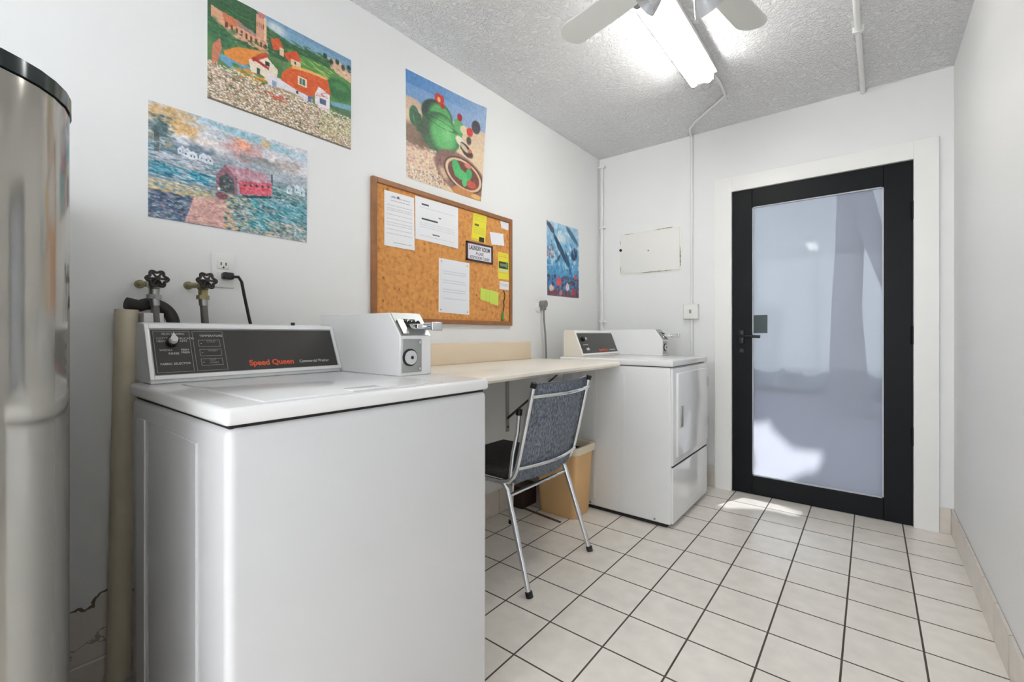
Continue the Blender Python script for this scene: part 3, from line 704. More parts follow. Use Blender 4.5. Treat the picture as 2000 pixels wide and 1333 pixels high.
# ------------------------------------------------------------------ back wall fittings
M_cond = mat('painted_conduit', (236, 236, 234), .45)
cp_ = thing('wall_pipe', 'white vertical pipe in the corner between left and back walls', 'pipe', (.025, YB, 1.1))
MB().tube([(.030, YB-.016, .95), (.030, YB-.016, 2.41)], .011, 14).build('pipe', M_cond, cp_)
MB().rbox(.002, .060, YB-.03, YB, 2.41, 2.428, .003).build('top_bracket', M_cond, cp_)
for z in (1.16, 1.92): MB().box(.012, .060, YB-.030, YB, z, z+.014).build('clamp', M_cond, cp_, smooth=0)
cd = thing('conduit', 'white conduit running from the ceiling light down the back wall to the switch', 'conduit', (.737, YB, 1.28))
ZC = H-.011
MB().tube([(1.050, 2.54, ZC), (1.069, 2.60, ZC), (1.075, 2.72, ZC), (1.066, 2.86, ZC), (1.050, 2.885, ZC), (.82, 3.105, ZC), (.765, 3.18, ZC), (.742, 3.27, ZC), (.738, 3.305, ZC-.004), (.737, YB-.012, ZC-.03), (.737, YB-.012, 1.280)], .0085, 12).build('conduit_run', M_cond, cd)
MB().tube([(.737, YB-.012, 1.170), (.737, YB-.012, .70)], .0085, 12).build('lower_run', M_cond, cd)
sb = thing('light_switch', 'white surface switch box on the conduit above the dryer', 'switch', (.735, YB, 1.225))
MB().rbox(.685, .786, YB-.040, YB, 1.172, 1.278, .005, 3).build('switch_box', M_whitep, sb)
MB().box(.729, .741, YB-.046, YB-.039, 1.212, 1.238).build('toggle', mat('grey_toggle', (150, 148, 144), .4), sb, smooth=0)
cp2 = thing('ceiling_pipe', 'white pipe along the ceiling above the door', 'pipe', (1.69, 3.0, H))
MB().tube([(1.66, .9, H-.014), (1.688, 2.4, H-.014), (1.703, YB-.002, H-.014)], .0125, 14).build('pipe', M_cond, cp2)
for y in (1.4, 2.62): MB().box(1.66+(y-.9)*.0187-.022, 1.66+(y-.9)*.0187+.022, y, y+.02, H-.028, H).build('clamp', M_cond, cp2, smooth=0)
# cover panel on the back wall
ap = thing('cover_panel', 'cream painted-over access panel with chipped edges on the back wall', 'panel', (.415, YB, 1.69))
M_cream = mat('cream_paint', (238, 236, 231), .5)
MB().rbox(.185, .650, YB-.007, YB, 1.538, 1.850, .0025, 2).build('panel', M_cream, ap)
M_chip = mat('chipped_paint', (150, 146, 122), .8); M_rag = mat('ragged_paint', (240, 238, 232), .6)
rr = random.Random(3); b = MB(); b2 = MB()
def chip(bb, x, z, w_, h_): bb.prism([(x, z), (x+w_*.5, z-h_*.4), (x+w_, z), (x+w_*.8, z+h_), (x+w_*.2, z+h_*.8)], lambda p, q, t: (p, t, q), YB-.0085, YB-.001)
def strip(x0, z0, x1, z1, t, n):   # one ragged flake of paint along an edge
    up = []; dn = []
    for i in range(n+1):
        u = i/n; x = x0+(x1-x0)*u; z = z0+(z1-z0)*u; k = t*rr.uniform(.25, 1)*math.sin(PI*min(1, max(.04, u)))**.5
        if abs(x1-x0) > abs(z1-z0): up.append((x, z+k)); dn.append((x, z-k*.6))
        else: up.append((x+k, z)); dn.append((x-k*.6, z))
    MB().prism(up+dn[::-1], lambda p, q, t_: (p, t_, q), YB-.0085, YB-.001).build('chipped_edge', M_chip, ap, smooth=0)
strip(.46, 1.849, .60, 1.853, .004, 14); strip(.22, 1.846, .30, 1.846, .003, 8); strip(.36, 1.535, .60, 1.538, .004, 20); strip(.187, 1.55, .188, 1.60, .003, 7); strip(.187, 1.77, .188, 1.80, .003, 5); strip(.655, 1.56, .652, 1.70, .005, 14)
rg_ = []
for (xa, za, xb2, zb2) in ((.176, 1.528, .662, 1.524), (.664, 1.528, .668, 1.850), (.662, 1.862, .176, 1.860), (.176, 1.856, .174, 1.532)):
    for i in range(16):
        u = i/16; rg_.append((xa+(xb2-xa)*u+rr.uniform(-.007, .007), za+(zb2-za)*u+rr.uniform(-.006, .006)))
MB().prism(rg_, lambda p, q, t: (p, t, q), YB-.003, YB-.0005).build('ragged_paint_edge', M_rag, ap, smooth=0)
sub(MB().cyl((.190, YB-.010, 1.727), (.190, YB-.002, 1.727), .011, 16).build('hole', M_black, ap), 'black round hole')
MB().cyl((.415, YB-.009, 1.700), (.415, YB-.006, 1.700), .006, 12).build('screw', M_chip, ap)

# ------------------------------------------------------------------ ceiling light and fan
def fixture(x, ya, yb, label, s):
    lf = thing('fluorescent_light', label, 'light', (x, (ya+yb)/2, H))
    MB().rbox(x-.065, x+.065, ya, yb, H-.055, H, .006, 2).build('housing', M_whitep, lf)
    MB().prism([(x-.075, H-.050), (x+.075, H-.050), (x+.03, H-.066), (x-.03, H-.066)], lambda p, q, t: (p, t, q), ya+.01, yb-.01).build('reflector', M_whitep, lf)
    mt = emit('tube_glow', (255, 254, 250), s)
    for dx in (-.036, .036):
        tb = MB().tube([(x+dx, ya+.03, H-.085), (x+dx, yb-.03, H-.085)], .019, 20).build('lamp_tube', mt, lf)
        for y in (ya+.02, yb-.03): MB().cyl((x+dx, y, H-.085), (x+dx, y+.012, H-.085), .019, 16).build('tube_cap', M_steel, tb)
    for y in (ya+.004, yb-.019): MB().box(x-.058, x+.058, y, y+.012, H-.088, H-.05).build('lamp_holder', M_whitep, lf, smooth=0)
fixture(1.035, 1.72, 2.52, 'fluorescent fitting with two bare lit tubes on the ceiling', 12)
fixture(1.035, -1.9, -1.1, 'unseen fluorescent fitting added on the ceiling behind the camera as fill light', 14)  # no fitting known here, added to brighten the room
fn = thing('ceiling_fan', 'white ceiling fan with light shades partly cut by the top photo edge', 'ceiling fan', (1.27, 1.50, H))
M_fan = mat('white_fan', (225, 226, 222), .35)
FC = Vector((1.27, 1.50, 0))
MB().lathe([(.065, H), (.06, H-.03), (.03, H-.06), (.012, H-.065)], Matrix.Translation(FC)).build('ceiling_canopy', M_fan, fn)
MB().cyl(FC+Vector((0, 0, H-.065)), FC+Vector((0, 0, 2.37)), .011, 14).build('downrod', M_fan, fn)
MB().lathe([(.03, 2.38), (.085, 2.365), (.10, 2.33), (.10, 2.29), (.08, 2.265), (.04, 2.255)], Matrix.Translation(FC)).build('motor_housing', M_fan, fn)
MB().lathe([(.04, 2.256), (.05, 2.235), (.045, 2.205), (.02, 2.19)], Matrix.Translation(FC)).build('light_kit', M_fan, fn)
for ang in (168, 79, -12, -101):
    a = math.radians(ang); d = Vector((math.cos(a), math.sin(a), 0)); e = Vector((-math.sin(a), math.cos(a), 0))
    prof = [(.17, -.045), (.30, -.056)]+[(.49+.058*math.cos(math.radians(t)), .060*math.sin(math.radians(t))) for t in range(-90, 91, 12)]+[(.30, .056), (.17, .045)]
    def P(p, q, t): v_ = FC+d*p+e*q; return (v_.x, v_.y, 2.30+t+q*.18)
    bl = MB().prism(prof, P, 0, .007).build('blade', M_fan, fn, bevel=.002)
    MB().prism([(.08, -.014), (.20, -.03), (.20, .03), (.08, .014)], P, -.006, 0).build('blade_bracket', M_fan, bl, smooth=0)
M_shade = mat('grey_glass_shade', (190, 190, 192), .25)
for ang in (75, 195, 315):
    a = math.radians(ang); d = Vector((math.cos(a), math.sin(a), 0)); c = FC+d*.075+Vector((0, 0, 2.235)); n = (d*.75+Vector((0, 0, -.66))).normalized()
    Q = Matrix.Translation(c) @ n.to_track_quat('Z', 'Y').to_matrix().to_4x4()
    s1 = MB().lathe([(.014, -.04), (.016, 0), (.022, .01), (.034, .03), (.043, .055), (.050, .08), (.047, .08), (.040, .055), (.030, .032), (.012, .012)], Q).build('light_shade', M_shade, fn)
    MB().sphere(Q @ Vector((0, 0, .04)), .02, sub=2).build('bulb', M_whitep, s1)

# ------------------------------------------------------------------ pictures on the left wall
M_puz = attr_mat('jigsaw_print', .35, .12); M_prt = attr_mat('paper_print', .5)
def bridge_picture():
    c = Canvas(230, 166, (186, 190, 200)); n1 = c.noise(7, 9, 1); n2 = c.noise(30, 18, 2)
    c.put((1-c.y*1.8), (182, 200, 214), .7); c.put(n1*(c.y < .5), (226, 214, 210), .7)
    c.ell(.62, .06, .45, .05, (132, 182, 198), .6, .8, ang=.1); c.ell(.25, .22, .3, .08, (232, 220, 214), .8, .8)
    c.put((c.y > .30), (142, 156, 168), .55); c.put((c.y > .42), (110, 138, 150), .6)
    c.ell(.12, .08, .19, .14, (196, 162, 112), .6, .9, rag=.8, seed=4); c.ell(.2, .17, .12, .08, (216, 176, 120), .5, .8, rag=.8, seed=6)
    c.dabs(120, (0, .1, .14, .4), .012, [(70, 100, 108), (110, 130, 120), (150, 140, 110)], .8, 61, 1.3); c.ell(.055, .22, .06, .10, (78, 104, 108), .4, .9, rag=.7, seed=7); c.rect(.03, .25, .055, .62, (74, 84, 86), .8)
    c.ell(.56, .2, .17, .13, (198, 152, 150), .5, .85, rag=.8, seed=8); c.ell(.53, .15, .08, .07, (228, 158, 126), .7, .85, rag=.8, seed=9); c.ell(.69, .07, .05, .06, (228, 186, 128), .7, .8, rag=.8, seed=10)
    c.ell(.62, .27, .2, .05, (120, 126, 128), .5, .7, rag=.8, seed=12); c.ell(.86, .24, .14, .09, (168, 160, 158), .6, .8, rag=.8, seed=13)
    c.ell(.24, .36, .2, .12, (96, 118, 138), .6, .7, rag=.8, seed=14)
    c.ell(.5,.48,.5,.10,(128,150,160),.6,.7,rag=.8,seed=41); c.ell(.15,.45,.2,.05,(206,204,214),.5,.7,rag=.9,seed=42); c.ell(.3,.5,.14,.03,(200,186,190),.5,.7,rag=.9,seed=43)
    c.dabs(200, (0, .34, .42, .68), .007, [(60, 104, 122), (96, 148, 160), (210, 204, 210), (140, 160, 176), (40, 110, 136)], .75, 15, 4, .12)
    c.dabs(90, (.02, .52, .36, .62), .009, [(36, 132, 158), (60, 160, 180), (28, 96, 128), (190, 210, 216)], .8, 16, 4, .1)
    for (u, v) in ((.15, .35), (.18, .36), (.21, .37), (.27, .36), (.3, .37)):
        c.poly([(u, v), (u+.025, v-.035), (u+.05, v), (u+.05, v+.05), (u, v+.05)], (222, 226, 234), .9); c.rect(u+.01, v+.01, u+.018, v+.03, (90, 110, 136)); c.rect(u+.03, v+.01, u+.038, v+.03, (90, 110, 136))
    c.dabs(120, (0, .66, .36, .78), .008, [(214, 196, 126), (206, 172, 112), (176, 158, 132), (220, 206, 160)], .8, 17, 3, .1)
    c.dabs(340, (0, .76, .26, 1.0), .010, [(54, 90, 128), (74, 88, 110), (92, 112, 140), (64, 76, 92), (130, 120, 138)], .85, 18, 2)
    c.poly([(.42, .70), (.24, .76), (.19, 1), (.52, 1), (.46, .84), (.45, .72)], (206, 160, 152), .95); c.dabs(150, (.22, .76, .46, 1), .008, [(222, 174, 160), (190, 140, 138), (214, 182, 160)], .6, 19, 2)
    c.dabs(420, (.42, .66, .72, 1), .009, [(66, 108, 108), (98, 136, 128), (188, 190, 140), (212, 180, 120), (60, 84, 92), (190, 200, 196)], .85, 20, 1.6)
    c.dabs(420, (.58, .58, 1, .95), .009, [(46, 138, 156), (88, 174, 188), (30, 104, 124), (160, 200, 208), (70, 120, 110)], .8, 21, 3.5, .5)
    c.dabs(200, (.72, .84, 1, 1), .010, [(196, 176, 168), (206, 196, 190), (120, 140, 132), (92, 112, 104)], .8, 22, 2, .5)
    c.dabs(180, (.72, .46, 1, .62), .009, [(72, 118, 122), (110, 150, 150), (150, 170, 170), (52, 90, 92)], .8, 23, 3, .1)
    for (u, v) in ((.84, .46), (.90, .43), (.94, .45)): c.poly([(u, v), (u+.02, v-.04), (u+.045, v), (u+.045, v+.06), (u, v+.06)], (206, 220, 226), .9); c.rect(u+.015, v+.015, u+.022, v+.04, (80, 112, 124))
    c.rect(.725, .36, .74, .48, (50, 90, 96), .8)
    c.poly([(.367, .50), (.425, .385), (.50, .49), (.50, .655), (.49, .66), (.37, .64)], (142, 98, 108))
    c.poly([(.385, .52), (.425, .47), (.475, .5), (.485, .645), (.385, .645)], (74, 84, 88)); c.poly([(.425, .38), (.69, .37), (.735, .455), (.505, .50)], (188, 146, 158))
    c.poly([(.505, .505), (.735, .46), (.728, .585), (.515, .635)], (204, 88, 104)); c.rect(.55, .36, .575, .42, (176, 120, 128))
    for k in range(5): c.ell(.548+k*.04, .535-k*.009, .011, .017, (48, 38, 46), .3)
    c.poly([(.52, .64), (.73, .59), (.73, .61), (.56, .66)], (36, 60, 70)); c.ell(.40, .69, .045, .04, (122, 66, 72), .3, .9, rag=.5); c.ell(.385, .63, .012, .02, (226, 226, 222), .4)
    c.dabs(260,(0,.4,1,1),.0045,[(236,232,230),(206,216,226),(230,210,200)],.6,44,1.6)
    c.dabs(500, (0, 0, 1, 1), .006, [(236, 226, 224), (150, 170, 196), (196, 170, 180), (90, 116, 132)], .35, 62, 2.2); c.grain(24, 90, 30); c.grain(14, 28, 31); c.a = np.clip((c.a-128)*1.05+138, 0, 255); return c
def village_picture():
    c = Canvas(240, 172, (104, 140, 92)); R = c.rect
    c.put(c.y < .14+.10*(c.x < .34)+.02*np.sin(c.x*14), (132, 170, 196)); c.put((c.y < .05), (120, 156, 190), .6); c.ell(.42, .08, .09, .07, (214, 222, 224), .6, .9)
    c.poly([(.0, .0), (.28, .0), (.4, .15), (.6, .15), (1, .13), (1, .32), (0, .4)], (66, 104, 74)); c.dabs(220, (0, .1, 1, .32), .012, [(58, 98, 66), (92, 132, 84), (72, 118, 78)], .8, 2, 3, .2)
    c.poly([(.5, .22), (1, .2), (1, .62), (.5, .5)], (96, 150, 84)); c.dabs(120, (.52, .22, .82, .4), .01, [(118, 164, 86), (88, 144, 80), (190, 206, 120)], .8, 3, 5, .2)
    c.ell(.90, .40, .13, .13, (62, 118, 76), .2, .95); c.ell(.9, .36, .09, .05, (88, 146, 88), .5, .8)
    c.poly([(.8, .10), (.9, .085), (1, .17), (1, .26), (.86, .22)], (224, 186, 156)); c.dabs(26, (.8, .11, 1, .25), .012, [(236, 206, 176), (196, 146, 120), (214, 170, 144)], .8, 4, 1)
    for k in range(5): c.ell(.78+k*.05, .1+(k % 2)*.03, .02, .035, (36, 66, 58), .4, .9)
    c.poly([(.82, .56), (1, .51), (1, .565), (.85, .6)], (130, 176, 206), .95); c.poly([(.8, .6), (1, .575), (1, .66), (.8, .62)], (84, 120, 86))
    # castle
    c.poly([(.02, .16), (.10, .18), (.22, .22), (.36, .26), (.37, .38), (.24, .36), (.12, .35), (.02, .26)], (226, 172, 138)); c.poly([(.08, .17), (.2, .19), (.2, .22), (.1, .3)], (212, 128, 92)); c.poly([(.16, .19), (.33, .24), (.35, .27), (.18, .24)], (164, 132, 128))
    R(.285, .03, .355, .26, (222, 166, 136)); R(.30, .0, .34, .05, (206, 132, 124)); R(.335, .03, .355, .26, (240, 200, 166))
    for k in range(9): R(.10+k*.03, .25+k*.004, .113+k*.03, .30+k*.004, (112, 66, 60)); 
    for k in range(4): R(.29+k*.013, .1, .296+k*.013, .15, (136, 84, 72))
    c.dabs(60, (.02, .2, .38, .4), .008, [(240, 204, 176), (206, 140, 112), (230, 180, 150)], .6, 5, 1)
    c.poly([(.38, .2), (.44, .16), (.47, .25), (.4, .3)], (216, 98, 62)); R(.44, .24, .47, .32, (236, 206, 170)); c.poly([(.47, .28), (.56, .2), (.6, .28), (.5, .34)], (222, 92, 60)); R(.52, .3, .59, .36, (238, 208, 176)); R(.545, .31, .56, .34, (96, 62, 60))
    c.ell(.06, .38, .14, .12, (72, 118, 84), .3, .95, rag=.5, seed=6); c.dabs(90, (0, .3, .4, .44), .010, [(60, 104, 70), (96, 140, 92), (44, 84, 62)], .8, 7, 1.5)
    c.poly([(.03, .5), (.07, .42), (.08, .5), (.05, .68), (.02, .68)], (214, 132, 104)); c.ell(.17, .60, .12, .06, (120, 172, 208), .2, .95, ang=.15); c.ell(.4, .48, .1, .1, (84, 128, 80), .4, .9, rag=.5)
    c.poly([(.09, .52), (.17, .43), (.34, .36), (.28, .44), (.27, .52), (.2, .58), (.1, .56)], (232, 148, 74)); c.poly([(.24, .50), (.34, .38), (.43, .48), (.42, .62), (.26, .66)], (240, 226, 206)); c.poly([(.25, .48), (.35, .36), (.37, .39), (.27, .5)], (212, 84, 60))
    c.poly([(.265, .45), (.37, .49), (.37, .52), (.265, .48)], (186, 62, 56)); R(.345, .44, .375, .48, (60, 72, 70)); R(.29, .54, .31, .6, (70, 80, 64)); c.dabs(60, (.15, .6, .34, .7), .012, [(232, 144, 70), (214, 168, 80), (90, 140, 70)], .9, 8, 2)
    c.poly([(.36, .56), (.48, .55), (.68, .62), (.68, .76), (.36, .7)], (232, 226, 232)); c.poly([(.70, .50), (.74, .46), (.82, .50), (.82, .70), (.70, .70)], (240, 234, 240))
    c.poly([(.53, .37), (.66, .34), (.80, .34), (.83, .50), (.77, .475), (.73, .46), (.685, .60), (.58, .60), (.45, .56), (.46, .48)], (226, 104, 58)); c.dabs(120, (.5, .38, .8, .56), .006, [(236, 124, 72), (206, 86, 50), (228, 96, 52)], .7, 9, 2)
    c.poly([(.53, .36), (.66, .33), (.80, .33), (.80, .35), (.66, .36), (.53, .39)], (240, 186, 110)); R(.57, .44, .64, .53, (246, 226, 196)); R(.585, .455, .625, .515, (84, 120, 110)); R(.60, .455, .604, .515, (240, 236, 216))
    c.poly([(.73, .46), (.77, .475), (.745, .53), (.71, .53)], (244, 238, 240)); R(.74, .57, .79, .63, (96, 104, 126)); R(.645, .6, .675, .70, (98, 122, 176)); R(.56, .6, .575, .63, (70, 70, 84)); R(.39, .6, .42, .65, (150, 170, 200))
    # flowers
    top = .64+.03*np.sin(c.x*9)+.02*c.x
    c.put(c.y > top+.02, (176, 158, 128)); c.dabs(700, (0, .66, 1, 1), .010, [(120, 116, 84), (150, 132, 104), (96, 98, 66), (176, 140, 116)], .85, 10, 1.5)
    c.dabs(1900, (0, .655, 1, 1), .0062, [(250, 244, 236), (246, 226, 214), (236, 196, 180), (252, 250, 244), (240, 214, 176)], .95, 11, 1.2); c.dabs(700, (0, .655, 1, 1), .005, [(252, 248, 242), (226, 176, 160), (250, 236, 226)], .9, 51, 1.2)
    c.dabs(200, (.75, .68, 1, .92), .007, [(190, 196, 120), (166, 176, 100), (216, 216, 170)], .85, 12, 1.2); c.dabs(26, (.3, .7, .5, .78), .01, [(214, 96, 76), (224, 122, 96)], .9, 13, 1.3)
    c.put(c.y > .985, (92, 84, 76), .8); c.grain(12, 90, 33); return c
def cactus_picture():
    c = Canvas(190, 180, (226, 200, 168))
    c.put(c.y < .30+.02*np.sin(c.x*7), (120, 160, 206)); c.put((c.y < .3)*(c.x), (168, 186, 214), .8); c.put((c.y < .12)*(1-c.x), (82, 138, 200), .8)
    c.ell(.06, .30, .16, .07, (214, 184, 160), .3); c.ell(.9, .34, .22, .08, (222, 196, 166), .2); c.put(c.y > .48, (232, 206, 170), .7)
    c.ell(.1, .58, .26, .14, (126, 100, 86), .4, .85); c.ell(.3, .63, .28, .07, (120, 96, 70), .5, .8)
    c.ell(.87, .25, .065, .075, (78, 76, 86), .15); 
    c.ell(.09, .40, .06, .10, (66, 112, 82), .12); c.ell(.10, .40, .03, .07, (96, 150, 112), .4)
    c.ell(.36, .30, .20, .15, (52, 74, 66), .1); c.ell(.40, .30, .16, .14, (98, 178, 104), .3)
    c.poly([(.55,.56),(.60,.36),(.60,.25),(.69,.27),(.70,.36),(.64,.55)], (92, 168, 100)); c.poly([(.07,.34),(.16,.36),(.2,.5),(.12,.54)], (66,104,78)); c.ell(.40, .47, .255, .215, (64, 108, 72), .08); c.ell(.45, .46, .20, .20, (104, 190, 112), .35); c.ell(.48, .44, .10, .13, (136, 214, 140), .8, .7)
    c.ell(.20, .48, .08, .17, (72, 84, 66), .7, .8); c.ell(.40, .37, .22, .035, (46, 82, 60), .2, .9, band=.75, ang=.12)
    c.ell(.63, .31, .065, .08, (104, 178, 108), .2); c.ell(.38, .135, .065, .055, (206, 62, 48), .15, rag=.4, seed=3); c.ell(.375, .14, .025, .03, (246, 186, 130), .4); c.ell(.42, .19, .03, .03, (196, 44, 44), .3)
    c.ell(.645, .22, .035, .04, (168, 42, 56), .2, rag=.3); c.ell(.705, .33, .06, .05, (232, 214, 180), .3); c.ell(.79, .32, .05, .05, (214, 66, 58), .2, rag=.5); c.ell(.78, .42, .04, .05, (84, 78, 66), .3)
    c.ell(.66, .46, .08, .05, (238, 226, 206), .3, ang=.5); c.ell(.75, .53, .11, .055, (74, 60, 52), .2, ang=.5, rag=.3); c.ell(.72, .51, .08, .03, (208, 190, 166), .3, ang=.5); c.ell(.8, .52, .03, .025, (214, 110, 92), .3)
    c.dabs(260, (0, .66, .35, 1), .011, [(206, 160, 150), (186, 148, 140), (240, 220, 196), (230, 196, 176)], .8, 5, 1.6); c.dabs(200, (0, .88, .42, 1), .008, [(222, 210, 196), (150, 124, 110), (240, 232, 214)], .9, 6, 1.2)
    c.ell(.70, .80, .40, .21, (136, 96, 90), .1, .9, ang=.25); c.dabs(160, (.36, .7, .6, .95), .01, [(112, 80, 80), (160, 116, 108)], .6, 7, 1.5, .5); c.ell(.45, .84, .10, .05, (232, 200, 160), .6, .8, ang=.8)
    c.ell(.73, .79, .29, .165, (92, 58, 50), .05, ang=.2); c.ell(.73, .79, .27, .15, (226, 196, 160), .05, ang=.2); c.ell(.73, .79, .235, .13, (118, 66, 56), .06, ang=.2)
    c.ell(.62, .74, .06, .09, (74, 176, 104), .15, ang=-.5); c.ell(.70, .80, .14, .055, (84, 190, 112), .15, ang=.2, rag=.3); c.ell(.80, .76, .05, .06, (74, 176, 104), .2); c.ell(.74, .86, .04, .05, (90, 196, 120), .2); c.ell(.84, .86, .08, .045, (206, 92, 72), .2, rag=.5); c.ell(.78, .68, .06, .03, (216, 130, 110), .3)
    c.poly([(.55, .97), (.62, .92), (1, .95), (1, 1), (.6, 1)], (206, 140, 84)); c.ell(.92, .97, .09, .03, (232, 186, 110), .4)
    c.grain(10, 70, 34); return c
def dolphin_picture():
    c = Canvas(90, 110, (60, 134, 188)); c.put((1-c.y*1.3), (214, 228, 236), .95); c.put(c.noise(9, 12, 3)*(c.y < .75), (96, 178, 222), .7); c.put((c.noise(14, 18, 8) > .66)*(c.y < .6), (236, 242, 244), .6)
    c.ell(.1, .08, .16, .05, (60, 70, 92), .3, .9, ang=.5, rag=.4); c.ell(.42, .2, .22, .10, (230, 238, 240), .6, .8)
    c.ell(.78, .12, .26, .05, (70, 116, 154), .3, ang=.5); c.ell(.42, .36, .33, .055, (34, 74, 104), .2, ang=.72); c.ell(.85, .38, .13, .10, (30, 58, 88), .3, ang=-.4); c.ell(.65, .52, .22, .04, (38, 84, 118), .3, ang=1.0); c.ell(.34, .48, .10, .03, (44, 84, 110), .3, ang=-.7)
    c.dabs(90, (0, .25, 1, .7), .02, [(120, 196, 228), (48, 120, 178), (40, 96, 150)], .6, 4, 2, .7); c.dabs(30, (0, .3, .2, .5), .02, [(120, 110, 130), (170, 120, 130)], .8, 5, 1.4)
    c.dabs(150, (0, .72, 1, 1), .028, [(40, 60, 86), (60, 84, 120), (130, 60, 76), (84, 50, 66), (60, 110, 150)], .9, 6, 1.2); c.put(c.y > .92, (132, 62, 72), .6)
    for u, v, r, col in ((.34, .80, .09, (216, 92, 104)), (.62, .86, .08, (226, 206, 210)), (.12, .9, .07, (232, 206, 196)), (.82, .92, .08, (176, 60, 74)), (.9, .7, .05, (206, 70, 70)), (.4, .95, .06, (196, 128, 110))): c.ell(u, v, r, r*.8, col, .3, rag=.4)
    c.grain(14, 40, 35); return c
def tagged(o, l, cat): return tag(o, l, cat)
tagged(sheet('puzzle_picture', bridge_picture(), [(.383, 1.787), (.881, 1.788), (.880, 1.426), (.383, 1.429)], 0, .003, M_puz), 'jigsaw picture of a red covered bridge, lowest on the wall above the valves', 'picture')
tagged(sheet('puzzle_picture', village_picture(), [(.541, 2.236), (1.073, 2.236), (1.071, 1.853), (.541, 1.857)], 0, .003, M_puz), 'jigsaw picture of an orange-roofed village in flowers, highest on the wall', 'picture')
tagged(sheet('poster', cactus_picture(), [(1.362, 2.335), (1.930, 2.366), (1.893, 1.821), (1.368, 1.816)], 0, .0015, M_prt, curl=lambda u, v: .012*max(0, u-.7)**2*11*(1-v)), 'poster of a green cactus teapot hanging above the corkboard', 'poster')
tagged(sheet('poster', dolphin_picture(), [(2.558, 1.850), (2.988, 1.858), (2.990, 1.337), (2.566, 1.333)], 0, .0015, M_prt), 'narrow blue underwater poster with dolphins above the dryer', 'poster')

# ------------------------------------------------------------------ cork board and what is pinned to it
cb = thing('bulletin_board', 'wood framed cork bulletin board on the wall above the worktop', 'bulletin board', (0, 1.663, 1.443))
def cork():
    m = bpy.data.materials.new('cork'); m.use_nodes = True; nt = m.node_tree; p = nt.nodes['Principled BSDF']; p.inputs['Roughness'].default_value = .9
    tc = nt.nodes.new('ShaderNodeTexCoord'); n = nt.nodes.new('ShaderNodeTexNoise'); n.inputs['Scale'].default_value = 55; n.inputs['Detail'].default_value = 5; nt.links.new(tc.outputs['Object'], n.inputs['Vector'])
    r = nt.nodes.new('ShaderNodeValToRGB'); e = r.color_ramp.elements; e[0].position = .26; e[0].color = lin((184, 124, 66)); e[1].position = .70; e[1].color = lin((232, 166, 96)); q = e.new(.46); q.color = lin((216, 150, 84)); nt.links.new(n.outputs[0], r.inputs[0])
    v = nt.nodes.new('ShaderNodeTexVoronoi'); v.inputs['Scale'].default_value = 13; nt.links.new(tc.outputs['Object'], v.inputs['Vector'])
    lt = nt.nodes.new('ShaderNodeMath'); lt.operation = 'LESS_THAN'; lt.inputs[1].default_value = .085; nt.links.new(v.outputs['Distance'], lt.inputs[0])
    mu = nt.nodes.new('ShaderNodeMath'); mu.operation = 'MULTIPLY'; mu.inputs[1].default_value = .55; nt.links.new(lt.outputs[0], mu.inputs[0])
    mx = nt.nodes.new('ShaderNodeMix'); mx.data_type = 'RGBA'; nt.links.new(mu.outputs[0], mx.inputs[0]); nt.links.new(r.outputs[0], mx.inputs[6]); mx.inputs[7].default_value = lin((104, 62, 30)); nt.links.new(mx.outputs[2], p.inputs['Base Color']); return m
M_oak = mat('oak_frame', (176, 118, 72), .45, vary=.3, vscale=25)
BY0, BY1, BZ0, BZ1 = 1.168, 2.160, 1.117, 1.768
MB().box(0, .010, BY0+.01, BY1-.01, BZ0+.01, BZ1-.01).build('cork_panel', cork(), cb, smooth=0)
fw = .024
for q in ((BY0, BY0+fw, BZ0, BZ1), (BY1-fw, BY1, BZ0, BZ1)): MB().box(0, .020, *q).build('frame_side', M_oak, cb, smooth=0, bevel=.003)
for q in ((BY0+fw, BY1-fw, BZ0, BZ0+fw), (BY0+fw, BY1-fw, BZ1-fw, BZ1)): MB().box(0, .020, *q).build('frame_rail', M_oak, cb, smooth=0, bevel=.003)
def lines(c, x0, x1, ys, col, al=.6, seed=1, h=.008):
    r = random.Random(seed)
    for y in ys:
        x = x0
        while x < x1:
            w_ = r.uniform(.03, .10); c.rect(x, y, min(x+w_, x1), y+h, col, al); x += w_+.015
GR = (150, 150, 156)
c1 = Canvas(60, 90, (240, 240, 242)); lines(c1, .2, .85, (.10, .125, .15), (110, 110, 116), .6); c1.ell(.45, .08, .05, .025, (70, 60, 70), .3); c1.ell(.3, .09, .08, .02, (160, 170, 190), .3)
lines(c1, .08, .92, [.24, .27, .30, .33, .41, .45, .49, .56, .60, .68, .72, .76, .80], GR, .5, 2); lines(c1, .3, .9, [.92], (120, 120, 126), .7, 3)
c2 = Canvas(100, 80, (240, 240, 243)); c2.rect(.14, .13, .30, .17, (44, 44, 54)); c2.rect(.14, .47, .50, .515, (44, 44, 54)); c2.rect(.38, .80, .54, .83, (54, 54, 64)); lines(c2, .1, .9, [.22, .27, .32, .38, .58, .63, .68, .88], (170, 170, 180), .45, 4); c2.rect(.52, .37, .58, .40, (110, 110, 120))
c3 = Canvas(70, 90, (234, 236, 241)); c3.rect(0, 0, .04, 1, (246, 238, 230)); c3.rect(.96, 0, 1, 1, (246, 238, 230)); lines(c3, .3, .7, [.08], (150, 156, 168), .6, 7)
for k in range(18): c3.rect(.12, .14+k*.042, .88, .145+k*.042, (176, 188, 204), .6)
for u, v in ((.08, .05), (.92, .06), (.93, .95), (.07, .95)): c3.ell(u, v, .02, .014, (196, 72, 60), .3)
X = .0102
tagged(sheet('notice', c1, [(1.235, 1.722), (1.405, 1.724), (1.405, 1.469), (1.235, 1.470)], X, .0008, M_prt, curl=lambda u, v: .004*v*u), 'white typed notice at the left of the corkboard', 'notice')
